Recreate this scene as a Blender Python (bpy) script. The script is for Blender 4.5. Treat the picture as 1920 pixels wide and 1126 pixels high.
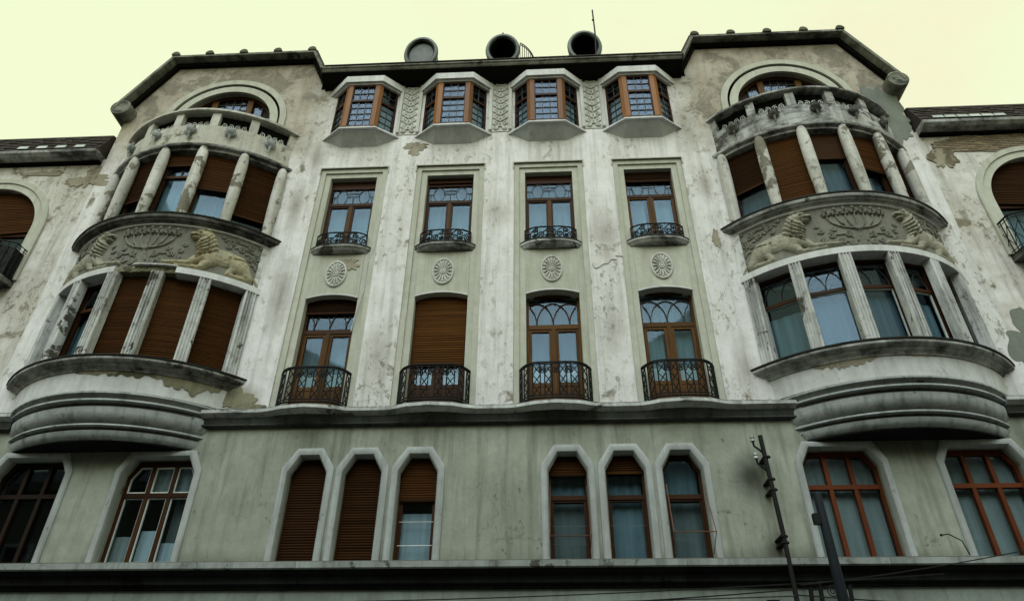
import bpy, math, random
import numpy as np
from mathutils import Vector, Matrix
from mathutils.geometry import tessellate_polygon
random.seed(7)
sc = bpy.context.scene
for o in list(bpy.data.objects): bpy.data.objects.remove(o)
C = sc.collection
rad = math.radians; PI = math.pi; sin = math.sin; cos = math.cos

# ------------------------------------------------------------------ camera
CAMP = (1.2078, -15.0, 1.6); YAW, PITCH, ROLL = -.0529, .6068, .0064
fw = Vector((sin(YAW)*cos(PITCH), cos(YAW)*cos(PITCH), sin(PITCH)))
rt0 = Vector((cos(YAW), -sin(YAW), 0)); up0 = rt0.cross(fw)
rt = rt0*cos(ROLL) + up0*sin(ROLL); up = up0*cos(ROLL) - rt0*sin(ROLL)
cd = bpy.data.cameras.new('camera'); cam = bpy.data.objects.new('camera', cd); C.objects.link(cam)
cam.matrix_world = Matrix(((rt.x, up.x, -fw.x, CAMP[0]), (rt.y, up.y, -fw.y, CAMP[1]), (rt.z, up.z, -fw.z, CAMP[2]), (0, 0, 0, 1)))
cd.sensor_width = 36; cd.lens = 36*1300/1920; cd.clip_end = 2000; cd.clip_start = .1
sc.camera = cam
# ------------------------------------------------------------------ sky and sun
SUN_EL, SUN_AZ = 52, 8          # overcast: a broad bright patch of cloud behind the photographer
w = bpy.data.worlds.new('World'); sc.world = w; w.use_nodes = True
nt = w.node_tree; nt.nodes.clear()
def nn(t, **k):
    n = nt.nodes.new(t)
    for a, b in k.items(): setattr(n, a, b)
    return n
sky = nn('ShaderNodeTexSky', sky_type='NISHITA', sun_disc=False)
sky.sun_elevation = rad(SUN_EL); sky.sun_rotation = rad(180-SUN_AZ)
tc = nn('ShaderNodeTexCoord'); nz = nn('ShaderNodeTexNoise'); nz.inputs['Scale'].default_value = 1.3; nz.inputs['Detail'].default_value = 8; nz.inputs['Roughness'].default_value = .58
cr = nn('ShaderNodeValToRGB')
cr.color_ramp.elements[0].position = .29; cr.color_ramp.elements[0].color = (.91, .82, .58, 1)
cr.color_ramp.elements[1].position = .47; cr.color_ramp.elements[1].color = (.875, .945, .625, 1)
bg1 = nn('ShaderNodeBackground'); bg1.inputs['Strength'].default_value = .05
bg2 = nn('ShaderNodeBackground'); bg2.inputs['Strength'].default_value = .665
mx = nn('ShaderNodeMixShader'); mx.inputs[0].default_value = .95
out = nn('ShaderNodeOutputWorld')
mp = nn('ShaderNodeMapping'); mp.inputs['Scale'].default_value = (-1, 1, 1); mp.inputs['Location'].default_value = (11, 3, 5); nt.links.new(tc.outputs['Generated'], mp.inputs[0]); nt.links.new(mp.outputs[0], nz.inputs['Vector']); nt.links.new(nz.outputs['Fac'], cr.inputs[0])
nt.links.new(cr.outputs[0], bg2.inputs[0]); nt.links.new(sky.outputs[0], bg1.inputs[0])
nt.links.new(bg1.outputs[0], mx.inputs[1]); nt.links.new(bg2.outputs[0], mx.inputs[2]); nt.links.new(mx.outputs[0], out.inputs[0])
sd = bpy.data.lights.new('sun', 'SUN'); sd.energy = 1.5; sd.angle = rad(50); sd.color = (.86, .95, 1.0)
so = bpy.data.objects.new('sun', sd); C.objects.link(so)
dl = Vector((sin(rad(SUN_AZ))*cos(rad(SUN_EL)), cos(rad(SUN_AZ))*cos(rad(SUN_EL)), -sin(rad(SUN_EL))))
so.rotation_euler = dl.to_track_quat('-Z', 'Y').to_euler(); so.location = (0, -30, 40)
sc.view_settings.view_transform = 'Standard'; sc.view_settings.look = 'None'
sc.view_settings.exposure = .70; sc.view_settings.gamma = 1; sc.view_settings.use_curve_mapping = False

# ------------------------------------------------------------------ materials
class G:
    def __init__(s, name):
        s.m = bpy.data.materials.new(name); s.m.use_nodes = True; s.t = s.m.node_tree; s.t.nodes.clear()
    def n(s, t, ins=None, **k):
        n = s.t.nodes.new(t)
        for a, b in k.items(): setattr(n, a, b)
        for a, b in (ins or {}).items():
            if isinstance(b, bpy.types.NodeSocket): s.t.links.new(b, n.inputs[a])
            else: n.inputs[a].default_value = b
        return n
    def coords(s, scale=(1, 1, 1), off=True):
        tc = s.n('ShaderNodeTexCoord'); oi = s.n('ShaderNodeObjectInfo')
        v = tc.outputs['Object']
        if off:
            mu = s.n('ShaderNodeMath', {0: oi.outputs['Random'], 1: 53.0}, operation='MULTIPLY')
            v = s.n('ShaderNodeVectorMath', {0: v, 1: mu.outputs[0]}, operation='ADD').outputs[0]
        return v
    def sc(s, v, k): return s.n('ShaderNodeVectorMath', {0: v, 1: k}, operation='MULTIPLY').outputs[0]
    def noise(s, v, scale, detail=5, rough=.6, dist=0):
        return s.n('ShaderNodeTexNoise', {'Vector': v, 'Scale': scale, 'Detail': detail, 'Roughness': rough, 'Distortion': dist}).outputs['Fac']
    def ramp(s, f, a, b, lo=0., hi=1.):
        return s.n('ShaderNodeMapRange', {0: f, 1: a, 2: b, 3: lo, 4: hi}, clamp=True).outputs[0]
    def mix(s, f, a, b, mode='MIX'):
        n = s.n('ShaderNodeMix', data_type='RGBA', blend_type=mode)
        for i, x in ((0, f), (6, a), (7, b)):
            if isinstance(x, bpy.types.NodeSocket): s.t.links.new(x, n.inputs[i])
            else: n.inputs[i].default_value = x if i == 0 else (*x, 1)
        return n.outputs[2]
    def mth(s, op, a, b=0.): return s.n('ShaderNodeMath', {0: a, 1: b}, operation=op).outputs[0]
    def bump(s, h, st, d): return s.n('ShaderNodeBump', {'Height': h, 'Strength': st, 'Distance': d}).outputs[0]
    def end(s, col, rough=.9, normal=None, spec=.25, metal=0.):
        ins = {'Base Color': col if isinstance(col, bpy.types.NodeSocket) else (*col, 1), 'Roughness': rough, 'Specular IOR Level': spec, 'Metallic': metal}
        if normal is not None: ins['Normal'] = normal
        p = s.n('ShaderNodeBsdfPrincipled', ins); o = s.n('ShaderNodeOutputMaterial', {0: p.outputs[0]})
        return s.m
def plaster(name, base, alt, under, peel=.68, pits=.66, streak=.25, soot=0., crack=0., dirt=(.06, .06, .05), stains_and_spots=None, soft=.02, zone=None, spec=.15, scol=(.03, .03, .022)):
    g = G(name); v = g.coords(off=zone is None)
    bn = g.noise(v, .45, 5, .65); big = g.ramp(bn, .38, .62)
    if zone:                                          # bare, brown, badly weathered render of the exposed gables
        xyz = g.n('ShaderNodeSeparateXYZ', {0: v}); zn = g.mth('MULTIPLY', g.mth('SUBTRACT', g.noise(v, .8, 6, .68), .5), 3.2)
        zm = g.mth('MULTIPLY', g.ramp(g.mth('ADD', xyz.outputs[2], zn), 16.9, 18.9), g.ramp(g.mth('ADD', g.mth('ABSOLUTE', xyz.outputs[0]), g.mth('MULTIPLY', zn, .5)), 5.2, 6.6))
        base = g.mix(zm, base, zone[0]); alt = g.mix(zm, alt, zone[1])
    col = g.mix(big, base, alt)
    st = g.ramp(g.noise(g.sc(v, (4.5, 4.5, .32)), 1, 4, .65), .48, .72, 0, streak)
    col = g.mix(st, col, tuple(c*.42 for c in under))
    n2 = g.noise(v, .95, 8, .66, .35)
    if zone: n2 = g.mth('ADD', n2, g.mth('MULTIPLY', zm, .13))
    n3 = g.noise(g.sc(v, (1, 1, .6)), 5.5, 5, .72)
    mott = g.ramp(g.noise(v, 2.4, 5, .7), .42, .68, 0, .42)
    col = g.mix(mott, col, g.mix(.45, alt, under))
    pm = g.ramp(n2, peel, peel+soft)
    tint = g.mix(g.ramp(n3, .4, .65), under, tuple(c*.62 for c in under))
    halo = g.ramp(n2, peel-.07, peel, 0, .4)
    col = g.mix(halo, col, alt)
    col = g.mix(pm, col, tint)
    pt = g.mth('MULTIPLY', g.ramp(n3, pits, pits+.04), g.ramp(bn, .46, .6, .15, 1))
    col = g.mix(g.mth('MULTIPLY', pt, .75), col, tuple(c*.7 for c in under))
    if crack > 0:
        vd = g.n('ShaderNodeVectorMath', {0: v, 1: g.sc(g.n('ShaderNodeTexNoise', {'Vector': v, 'Scale': 1.3, 'Detail': 4.}).outputs['Color'], (1.2, 1.2, 1.2))}, operation='ADD').outputs[0]
        vor = g.n('ShaderNodeTexVoronoi', {'Vector': vd, 'Scale': .42}, feature='DISTANCE_TO_EDGE').outputs[0]
        ck = g.mth('MULTIPLY', g.ramp(vor, 0, crack, 1, 0), g.ramp(bn, .5, .62))
        col = g.mix(g.mth('MULTIPLY', ck, .35), col, dirt)
    if soot > 0:
        geo = g.n('ShaderNodeNewGeometry'); sx = g.n('ShaderNodeSeparateXYZ', {0: geo.outputs['Normal']})
        upf = g.ramp(sx.outputs[2], .15, .8, 0, .5)
        s1 = g.noise(g.sc(v, (1, 1, 2.2)), 1.3, 7, .72)
        sm = g.ramp(g.mth('ADD', s1, upf), .60-soot*.3, .80-soot*.3)
        col = g.mix(g.mth('MULTIPLY', sm, .9), col, dirt)
    if stains_and_spots:
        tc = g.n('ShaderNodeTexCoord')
        for (cx, cz, rx, rz, k) in stains_and_spots:
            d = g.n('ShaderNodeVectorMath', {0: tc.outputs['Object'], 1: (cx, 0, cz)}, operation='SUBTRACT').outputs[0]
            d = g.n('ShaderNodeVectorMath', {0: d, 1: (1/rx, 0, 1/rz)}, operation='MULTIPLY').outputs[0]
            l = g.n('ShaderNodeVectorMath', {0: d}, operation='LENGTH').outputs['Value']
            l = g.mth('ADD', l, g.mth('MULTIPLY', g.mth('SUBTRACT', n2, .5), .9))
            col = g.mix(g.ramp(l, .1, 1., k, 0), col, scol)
    fine = g.ramp(n3, .25, .75, .88, 1.08)
    col = g.mix(1., col, g.n('ShaderNodeCombineColor', {0: fine, 1: fine, 2: fine}).outputs[0], 'MULTIPLY')
    hgt = g.mth('ADD', g.mth('MULTIPLY', pm, -.5), g.mth('MULTIPLY', n3, .7))
    return g.end(col, .92, g.bump(hgt, .5, .03), spec)
def plain(name, col, rough=.7, var=.25, scale=6, stretch=(1, 1, 1), spec=.3, metal=0., bump=.3, dark=None, pv=.28):
    g = G(name); v = g.sc(g.coords(), stretch)
    n = g.noise(v, scale, 7, .65)
    c2 = dark or tuple(x*(1-var) for x in col)
    c = g.mix(g.ramp(n, .35, .65), col, c2); oi = g.n('ShaderNodeObjectInfo').outputs['Random']; k = g.ramp(oi, 0, 1, 1-pv, 1+pv)
    c = g.mix(1., c, g.n('ShaderNodeCombineColor', {0: k, 1: k, 2: k}).outputs[0], 'MULTIPLY')
    return g.end(c, rough, g.bump(n, bump, .01), spec, metal)
M = {}
M['upper'] = plaster('upper_plaster', (.775, .765, .785), (.66, .65, .645), (.27, .245, .20), .63, .545, .42, crack=.010, soft=.06, scol=(.17, .14, .10), stains_and_spots=((-6.25, 9.25, .7, .6, .8), (6.1, 9.9, .35, 1.0, .5), (-5.85, 12.4, .4, 1.6, .65), (-6.05, 15.6, .3, 1.3, .6), (6.05, 16.0, .3, .9, .6), (3.0, 14.2, .55, 1.2, .5), (-2.97, 10.4, .5, 1.2, .45), (2.97, 11.0, .4, .9, .4), (0., 15.2, .5, 1.0, .3), (-5.75, 17.6, .4, .9, .5), (5.8, 18.6, .5, 1.3, .5)), zone=((.49, .45, .385), (.34, .30, .24)))
M['gable'] = plaster('gable_plaster', (.57, .52, .455), (.43, .38, .31), (.25, .205, .15), .50, .58, .6, soft=.13)
M['wing'] = plaster('wing_plaster', (.71, .70, .70), (.52, .495, .45), (.26, .23, .175), .56, .545, .5, soft=.05, crack=.010)
M['green'] = plaster('pale_green_plaster', (.50, .505, .445), (.44, .445, .385), (.25, .235, .17), .74, .70, .25)
M['lower'] = plaster('grey_green_plaster', (.345, .37, .315), (.255, .275, .23), (.14, .145, .108), .665, .60, .55, crack=.010, soft=.05, stains_and_spots=((5.72, 7.15, .55, .75, .85), (5.95, 5.62, .4, .45, .7), (-4., 5.36, 8., .36, .5), (6.5, 5.36, 7., .34, .45), (-9.3, 7.9, 3.2, .5, .5), (9.3, 7.9, 3.2, .5, .5)))  # last pair of spots darkens the wall right under the oriel bases
M['ground_wall'] = plaster('street_level_plaster', (.33, .38, .345), (.24, .275, .25), (.09, .10, .085), .70, .66, .4)
M['white'] = plaster('white_trim', (.68, .69, .71), (.56, .57, .58), (.27, .255, .20), .70, .62, .3)
M['ledge'] = plaster('sooty_ledge', (.54, .55, .55), (.34, .345, .335), (.12, .115, .10), .60, .58, .6, .58, dirt=(.018, .018, .016))
M['ledge_black'] = plaster('black_crusted_ledge', (.30, .30, .28), (.15, .15, .14), (.07, .068, .06), .60, .60, .6, .72, dirt=(.016, .016, .015))
M['parapet_l'] = plaster('balcony_plaster', (.58, .575, .54), (.44, .43, .38), (.21, .195, .15), .60, .58, .5, .15)
M['parapet_r'] = plaster('sooty_balcony_plaster', (.58, .59, .59), (.36, .365, .355), (.11, .105, .095), .56, .57, .8, .5, dirt=(.022, .022, .02))
M['column'] = plaster('column_plaster', (.70, .69, .68), (.46, .455, .42), (.22, .205, .165), .56, .56, .5, .1)
M['flute'] = plaster('fluted_pilaster_paint', (.66, .675, .68), (.46, .47, .46), (.11, .105, .09), .60, .55, .9, .1)
M['greytrim'] = plaster('grey_stone_trim', (.40, .43, .435), (.31, .335, .335), (.15, .15, .13), .70, .62, .4)
M['ringtrim'] = plaster('grey_moulding', (.47, .50, .52), (.35, .375, .39), (.12, .125, .12), .66, .60, .7, .05)
M['concrete'] = plaster('grey_apron', (.60, .62, .65), (.50, .52, .54), (.3, .3, .28), .76, .68, .25)
M['relief'] = plaster('relief_stone', (.235, .232, .20), (.165, .165, .14), (.10, .095, .078), .66, .62, .3)
M['lion'] = plaster('lion_stone', (.365, .35, .28), (.275, .265, .215), (.17, .16, .12), .66, .60, .4)
M['ochre'] = plaster('ochre_lion_stone', (.44, .36, .20), (.33, .31, .225), (.2, .18, .12), .68, .62, .3)
M['relief_pale'] = plaster('pale_relief_stone', (.64, .645, .62), (.50, .50, .465), (.2, .19, .15), .68, .60, .4)
M['patch_brown'] = plaster('bare_render', (.37, .335, .265), (.27, .24, .18), (.17, .145, .10), .56, .54, .3)
M['patch_grey'] = plaster('cement_repair', (.20, .22, .195), (.16, .175, .155), (.12, .125, .105), .72, .66, .3)
M['patch_olive'] = plaster('mossy_render', (.28, .265, .185), (.19, .18, .12), (.10, .10, .06), .56, .54, .4)
M['under'] = plaster('soot_and_shade_underside', (.022, .025, .023), (.012, .013, .012), (.01, .01, .009), .66, .62, .5, spec=0.)  # soot plus the deep shade under mouldings, painted into the colour
M['under_grey'] = plaster('shade_grey_underside', (.085, .092, .086), (.04, .043, .04), (.022, .022, .02), .62, .60, .6, spec=0.)  # dark grey paints in the soft shade below the cornice lip
M['lip'] = plaster('pale_cornice_lip', (.58, .60, .60), (.42, .435, .43), (.15, .145, .125), .62, .58, .5, .22, dirt=(.03, .03, .027))
M['lip_low'] = plaster('dull_cornice_lip', (.30, .33, .325), (.21, .23, .225), (.08, .08, .07), .62, .58, .6, .1)
M['cap'] = plaster('black_capping', (.05, .05, .047), (.022, .022, .02), (.09, .09, .08), .60, .60, .5, spec=.08)
M['brick'] = plain('old_brick', (.27, .20, .13), .95, .4, 3, dark=(.17, .145, .10))
M['mortar'] = plain('lime_mortar', (.27, .245, .18), .95, .4, 4)
M['wood'] = plain('varnished_wood', (.108, .049, .011), .55, .5, 5, (8, 8, .5), .1)
M['wood_bright'] = plain('bright_varnished_wood', (.225, .083, .013), .55, .4, 5, (8, 8, .5), .25)
M['wood_dark'] = plain('dark_wood', (.048, .018, .0055), .5, .4, 5, (8, 8, .5), .1)
M['wood_red'] = plain('red_brown_wood', (.13, .034, .012), .5, .35, 5, (8, 8, .5), .1)
M['wood_black'] = plain('blackened_wood', (.02, .01, .007), .55, .4, 5, (8, 8, .5), .1)
M['sash'] = plain('pale_inner_sash', (.56, .58, .56), .6, .2)
M['shutter'] = plain('brown_roller_shutter', (.06, .0235, .006), .62, .5, 1.6, (.3, .3, 12), .04, pv=.5)
M['shutter_b'] = plain('faded_roller_shutter', (.082, .033, .008), .65, .5, 1.6, (.35, .35, 13), .04, pv=.45)
M['shutter_c'] = plain('dark_roller_shutter', (.036, .0145, .005), .6, .5, 1.6, (.3, .3, 12), .04, pv=.5)
M['iron'] = plain('black_iron', (.008, .0085, .009), .6, .3, 20, spec=.15)
M['rust'] = plain('rusty_rod', (.14, .06, .03), .7, .4, 20)
M['pole'] = plain('dark_blue_pole_paint', (.006, .009, .014), .6, .3, 4, spec=.15)
M['wire'] = plain('black_cable', (.012, .012, .012), .6, .2)
M['copper'] = plain('dark_sheet_metal', (.04, .05, .044), .45, .5, 3, spec=.5, metal=.5)
M['zinc'] = plain('zinc_sheet', (.42, .45, .46), .4, .3, 3, spec=.5, metal=.4)
M['tile'] = plain('dark_roof_tile', (.045, .033, .028), .85, .5, 2.5)
M['moss_tile'] = plain('mossy_ridge_tile', (.12, .115, .08), .9, .5, 4)
M['eave'] = plaster('weathered_eave', (.27, .275, .235), (.16, .165, .14), (.06, .06, .05), .60, .58, .6, .4, dirt=(.025, .025, .02))
M['eave_dark'] = plain('soot_and_shade_soffit', (.010, .010, .008), .9, .4, 3, spec=0.)  # near-black: soot with the deep shade of eaves and hollows painted in
M['lead'] = plain('lead_came', (.03, .032, .034), .5, .2)
M['cover'] = plain('dull_grey_sheet', (.12, .135, .13), .6, .35, 4)
M['insul'] = plain('grey_porcelain', (.35, .37, .37), .25, .1)
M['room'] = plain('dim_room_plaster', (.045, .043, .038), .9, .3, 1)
M['asphalt'] = plain('asphalt', (.05, .05, .052), .9, .3, 8)
M['paving'] = plain('concrete_paving', (.13, .13, .125), .9, .3, 3)
M['kerb'] = plain('granite_kerb', (.26, .26, .25), .85, .25, 6)
M['across'] = plaster('opposite_plaster', (.20, .19, .16), (.16, .15, .12), (.11, .1, .08), .70, .66, .4)
M['terrain'] = plain('packed_earth', (.12, .11, .08), .95, .3, .5)
def curtain_mat(name, col):
    g = G(name); v = g.coords()
    n = g.noise(g.sc(v, (9, 9, .5)), 1, 4); c = g.mix(g.ramp(n, .35, .65), col, tuple(x*.72 for x in col))
    return g.end(c, .95, None, .05)
M['curtain'] = curtain_mat('sheer_curtain', (.15, .215, .235)); M['curtain_d'] = curtain_mat('blue_grey_blind', (.10, .135, .17))
M['curtain_p'] = curtain_mat('pale_grey_curtain', (.27, .30, .28)); M['curtain_w'] = curtain_mat('white_curtain', (.38, .44, .45)); M['curtain_g'] = curtain_mat('green_grey_curtain', (.145, .165, .155))
def glass_mat(name, tint, refl, gain, rough=.03):
    g = G(name); v = g.coords()
    nrm = g.bump(g.noise(v, 1.3, 1), .05, .02)
    fc = g.n('ShaderNodeLayerWeight', {'Blend': .5}).outputs['Facing']; fr = g.mth('ADD', g.mth('MULTIPLY', g.mth('POWER', fc, 5.), .96), .04)
    f = g.mth('MINIMUM', g.mth('MULTIPLY', fr, gain), .9)
    tr = g.n('ShaderNodeBsdfTransparent', {'Color': (*tint, 1)}); gl = g.n('ShaderNodeBsdfGlossy', {'Color': (*refl, 1), 'Roughness': rough, 'Normal': nrm})
    ms = g.n('ShaderNodeMixShader', {0: f, 1: tr.outputs[0], 2: gl.outputs[0]}); g.n('ShaderNodeOutputMaterial', {0: ms.outputs[0]})
    return g.m
M['glass'] = glass_mat('window_glass', (.86, .92, .95), (.62, .82, 1), .6)
M['glass_lead'] = glass_mat('leaded_glass', (.85, .9, .95), (.62, .76, .95), .7, .12)

# ------------------------------------------------------------------ mesh helpers
class MB:
    def __init__(s): s.v = []; s.f = []
    def add(s, vs, fs):
        b = len(s.v); s.v += [tuple(p) for p in vs]; s.f += [tuple(b+i for i in f) for f in fs]; return s
    def box(s, x0, x1, y0, y1, z0, z1):
        return s.add([(x0, y0, z0), (x1, y0, z0), (x1, y1, z0), (x0, y1, z0), (x0, y0, z1), (x1, y0, z1), (x1, y1, z1), (x0, y1, z1)],
                     [(0, 3, 2, 1), (4, 5, 6, 7), (0, 1, 5, 4), (1, 2, 6, 5), (2, 3, 7, 6), (3, 0, 4, 7)])
    def prism(s, poly, y0, y1):                      # poly of (x,z), extruded along y
        n = len(poly)
        return s.add([(x, y0, z) for x, z in poly]+[(x, y1, z) for x, z in poly],
                     [tuple(range(n)), tuple(range(2*n-1, n-1, -1))]+[(i, n+i, n+(i+1) % n, (i+1) % n) for i in range(n)])
    def xprism(s, poly, x0, x1):                     # poly of (y,z), extruded along x
        n = len(poly)
        return s.add([(x0, y, z) for y, z in poly]+[(x1, y, z) for y, z in poly],
                     [tuple(range(n)), tuple(range(2*n-1, n-1, -1))]+[(i, n+i, n+(i+1) % n, (i+1) % n) for i in range(n)])
    def zprism(s, poly, z0, z1):                     # poly of (x,y)
        n = len(poly)
        return s.add([(x, y, z0) for x, y in poly]+[(x, y, z1) for x, y in poly],
                     [tuple(range(n)), tuple(range(2*n-1, n-1, -1))]+[(i, n+i, n+(i+1) % n, (i+1) % n) for i in range(n)])
    def frame(s, outer, inner, y0, y1, closed=True): # band between two outlines (x,z)
        n = len(outer); m = n if closed else n-1
        vs = [(x, y0, z) for x, z in outer]+[(x, y0, z) for x, z in inner]+[(x, y1, z) for x, z in outer]+[(x, y1, z) for x, z in inner]
        fs = []
        for i in range(m):
            j = (i+1) % n
            fs += [(i, j, n+j, n+i), (2*n+i, 3*n+i, 3*n+j, 2*n+j), (i, 2*n+i, 2*n+j, j), (n+i, n+j, 3*n+j, 3*n+i)]
        if not closed: fs += [(0, n, 3*n, 2*n), (n-1, 3*n-1, 4*n-1, 2*n-1)]
        return s.add(vs, fs)
    def loft(s, rings, closed=True, caps=True):      # rings: list of equal-length point lists
        n = len(rings[0]); vs = [p for r in rings for p in r]; fs = []
        for k in range(len(rings)-1):
            for i in range(n if closed else n-1):
                j = (i+1) % n; fs.append((k*n+i, k*n+j, (k+1)*n+j, (k+1)*n+i))
        if caps and closed: fs += [tuple(range(n-1, -1, -1)), tuple((len(rings)-1)*n+i for i in range(n))]
        return s.add(vs, fs)
    def tube(s, pts, r, n=6, r1=None):
        pts = [Vector(p) for p in pts]; rings = []
        for i, p in enumerate(pts):
            t = (pts[min(i+1, len(pts)-1)]-pts[max(i-1, 0)]).normalized()
            a = t.cross(Vector((0, 1, 0)))
            if a.length < .2: a = t.cross(Vector((1, 0, 0)))
            a.normalize(); b = t.cross(a)
            rr = r if r1 is None else r+(r1-r)*i/max(1, len(pts)-1)
            rings.append([p+a*rr*cos(2*PI*k/n)+b*rr*sin(2*PI*k/n) for k in range(n)])
        return s.loft(rings)
    def lathe(s, prof, c=(0, 0, 0), n=14):           # prof (r,z) about a vertical axis
        rings = [[(c[0]+r*cos(2*PI*k/n), c[1]+r*sin(2*PI*k/n), c[2]+z) for k in range(n)] for r, z in prof]
        return s.loft(rings)
    def ball(s, c, rx, ry=None, rz=None, n=10, m=6):
        ry = ry or rx; rz = rz or rx
        rings = []
        for i in range(m+1):
            a = -PI/2+PI*(i+.001)/(m+.002)
            rings.append([(c[0]+rx*cos(a)*cos(2*PI*k/n), c[1]+ry*cos(a)*sin(2*PI*k/n), c[2]+rz*sin(a)) for k in range(n)])
        return s.loft(rings)
def link(name, data, parent=None, loc=(0, 0, 0), rz=0, label=None, kind=None):
    o = bpy.data.objects.new(name, data); C.objects.link(o); o.location = loc; o.rotation_euler = (0, 0, rz)
    if parent: o.parent = parent
    if label: o['label'] = label
    if kind: o['kind'] = kind
    return o
def mesh(name, mb, mat, smooth=False):
    me = bpy.data.meshes.new(name); me.from_pydata(mb.v, [], mb.f); me.materials.append(M[mat])
    me.validate(); me.update()
    import bmesh
    b = bmesh.new(); b.from_mesh(me); bmesh.ops.recalc_face_normals(b, faces=b.faces); b.to_mesh(me); b.free()
    if smooth:
        me.polygons.foreach_set('use_smooth', [True]*len(me.polygons))
        try: me.set_sharp_from_angle(angle=rad(38))
        except Exception: pass
    return me
def obj(name, mb, mat, parent=None, loc=(0, 0, 0), rz=0, label=None, kind=None, smooth=False):
    return link(name, mesh(name, mb, mat, smooth), parent, loc, rz, label, kind)
def thing(name, label, cat, loc=(0, 0, 0), group=None):
    o = link(name, None, None, loc); o['label'] = label; o['category'] = cat
    if group: o['group'] = group
    return o
def tag(o, label, cat, group=None):
    o['label'] = label; o['category'] = cat
    if group: o['group'] = group
    return o
def arcpts(cx, cz, r, a0, a1, n): return [(cx+r*cos(a0+(a1-a0)*i/n), cz+r*sin(a0+(a1-a0)*i/n)) for i in range(n+1)]
def spiral(cx, cz, r, turns, a0, y, sgn=1, n=22, rmin=.12): # points in the xz plane
    return [(cx+sgn*r*(1-(1-rmin)*t/n)*cos(a0+2*PI*turns*t/n), y, cz+r*(1-(1-rmin)*t/n)*sin(a0+2*PI*turns*t/n)) for t in range(n+1)]
def wall(name, outline, holes, y, depth, mat, parent, label=None):
    mb = MB(); polys = [[Vector((x, z, 0)) for x, z in p] for p in [outline]+holes]
    tris = tessellate_polygon(polys); flat = [p for q in [outline]+holes for p in q]
    mb.add([(x, y, z) for x, z in flat], [tuple(t) for t in tris])
    for h in holes:
        n = len(h); mb.add([(x, y, z) for x, z in h]+[(x, y+depth, z) for x, z in h], [(i, (i+1) % n, n+(i+1) % n, n+i) for i in range(n)])
    return obj(name, mb, mat, parent, label=label)
def blob(cx, cz, rx, rz, seed, n=120, rough=.28):
    r = random.Random(seed); ph = [(r.uniform(0, 6.28), r.uniform(.4, 1)/k**.75) for k in range(1, 19)]
    o = []
    for i in range(n):
        a = 2*PI*i/n; d = 1+rough*sum(b*sin((k+1)*a+p) for k, (p, b) in enumerate(ph))
        d = max(.3, d); o.append((cx+rx*d*cos(a), cz+rz*d*sin(a)))
    return o

# ------------------------------------------------------------------ ground, street
def struct(name, mb, mat, loc=(0, 0, 0)):
    return obj(name, mb, mat, None, loc, kind='structure')
struct('ground', MB().add([(-600, -600, -.2), (600, -600, -.2), (600, 600, -.2), (-600, 600, -.2)], [(0, 1, 2, 3)]), 'terrain')
struct('road', MB().box(-80, 80, -17.5, -4.5, -.19, 0), 'asphalt')
struct('pavement', MB().box(-80, 80, -4.2, -.1, -.19, .13), 'paving')
struct('kerb', MB().box(-80, 80, -4.5, -4.2, -.19, .14), 'kerb')
struct('pavement_across_street', MB().box(-80, 80, -20.9, -17.8, -.19, .13), 'paving')
struct('kerb_across_street', MB().box(-80, 80, -17.8, -17.5, -.19, .14), 'kerb')

# ------------------------------------------------------------------ the house
H = thing('apartment_building', 'weathered white and grey-green art nouveau apartment house with two bowed oriels', 'building')
SX = (-4.463, -1.488, 1.488, 4.463)                 # axes of the four window strips
OX = (-9.3, 9.3); OCY = 2.67                         # oriel axes, centre of their plan arcs
def rect(x0, x1, z0, z1): return [(x0, z0), (x1, z0), (x1, z1), (x0, z1)]
def arch(cx, z0, zs, r, n=24, rx=None):              # rectangle with a round head
    return [(cx-r, z0), (cx+r, z0)]+arcpts(cx, zs, r, 0, PI, n)
GA = 9.22; GAZ = 19.42                               # gable arch
holes = [rect(x-1.04, x+1.04, 8.97, 17.13) for x in SX]
for x in OX: holes += [rect(x-2.5, x+2.5, 9.82, 12.38), rect(x-2.5, x+2.5, 14.3, 16.96)]
for s in (-1, 1): holes.append(arch(s*GA, 17.3, GAZ, 1.62))
for x in SX: holes.append(rect(x-.98, x+.98, 18.5, 20.5))
# gables and centre lie in one plane but wear differently: three sheets butted at x = +-6.15
cw = [(-6.15, 8.6), (6.15, 8.6), (6.15, 20.95), (-6.15, 20.95)]
wall('upper_wall', cw, [h for h in holes if abs(sum(p[0] for p in h)/len(h)) < 6], 0, .5, 'upper', H)
for s in (-1, 1):
    g_lo = [(s*6.15, 8.6), (s*12.62, 8.6), (s*12.62, 17.2), (s*6.15, 17.2)]
    hs = [h for h in holes if s*sum(p[0] for p in h)/len(h) > 6]
    wall('pavilion_wall', g_lo, [h for h in hs if h[0][1] < 17], 0, .3, 'upper', H)
    g_hi = [(s*6.15, 17.2), (s*12.62, 17.2), (s*12.62, 20.15), (s*11.5, 22.49), (s*6.6, 22.49), (s*6.15, 21.5)]
    wall('gable_wall', g_hi, [h for h in hs if h[0][1] > 17], 0, .3, 'upper', H)
    obj('gable_side_wall', MB().box(*sorted((s*12.615, s*12.3)), .01, 6, 17.2, 20.1), 'gable', H)
    # wing
    wa = arch(s*15.6, 13.1, 15.05, 1.70)
    wall('wing_wall', [(s*12.62, 8.6), (s*24, 8.6), (s*24, 17.9), (s*12.62, 17.9)], [wa], .012, .35, 'wing', H)
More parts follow.
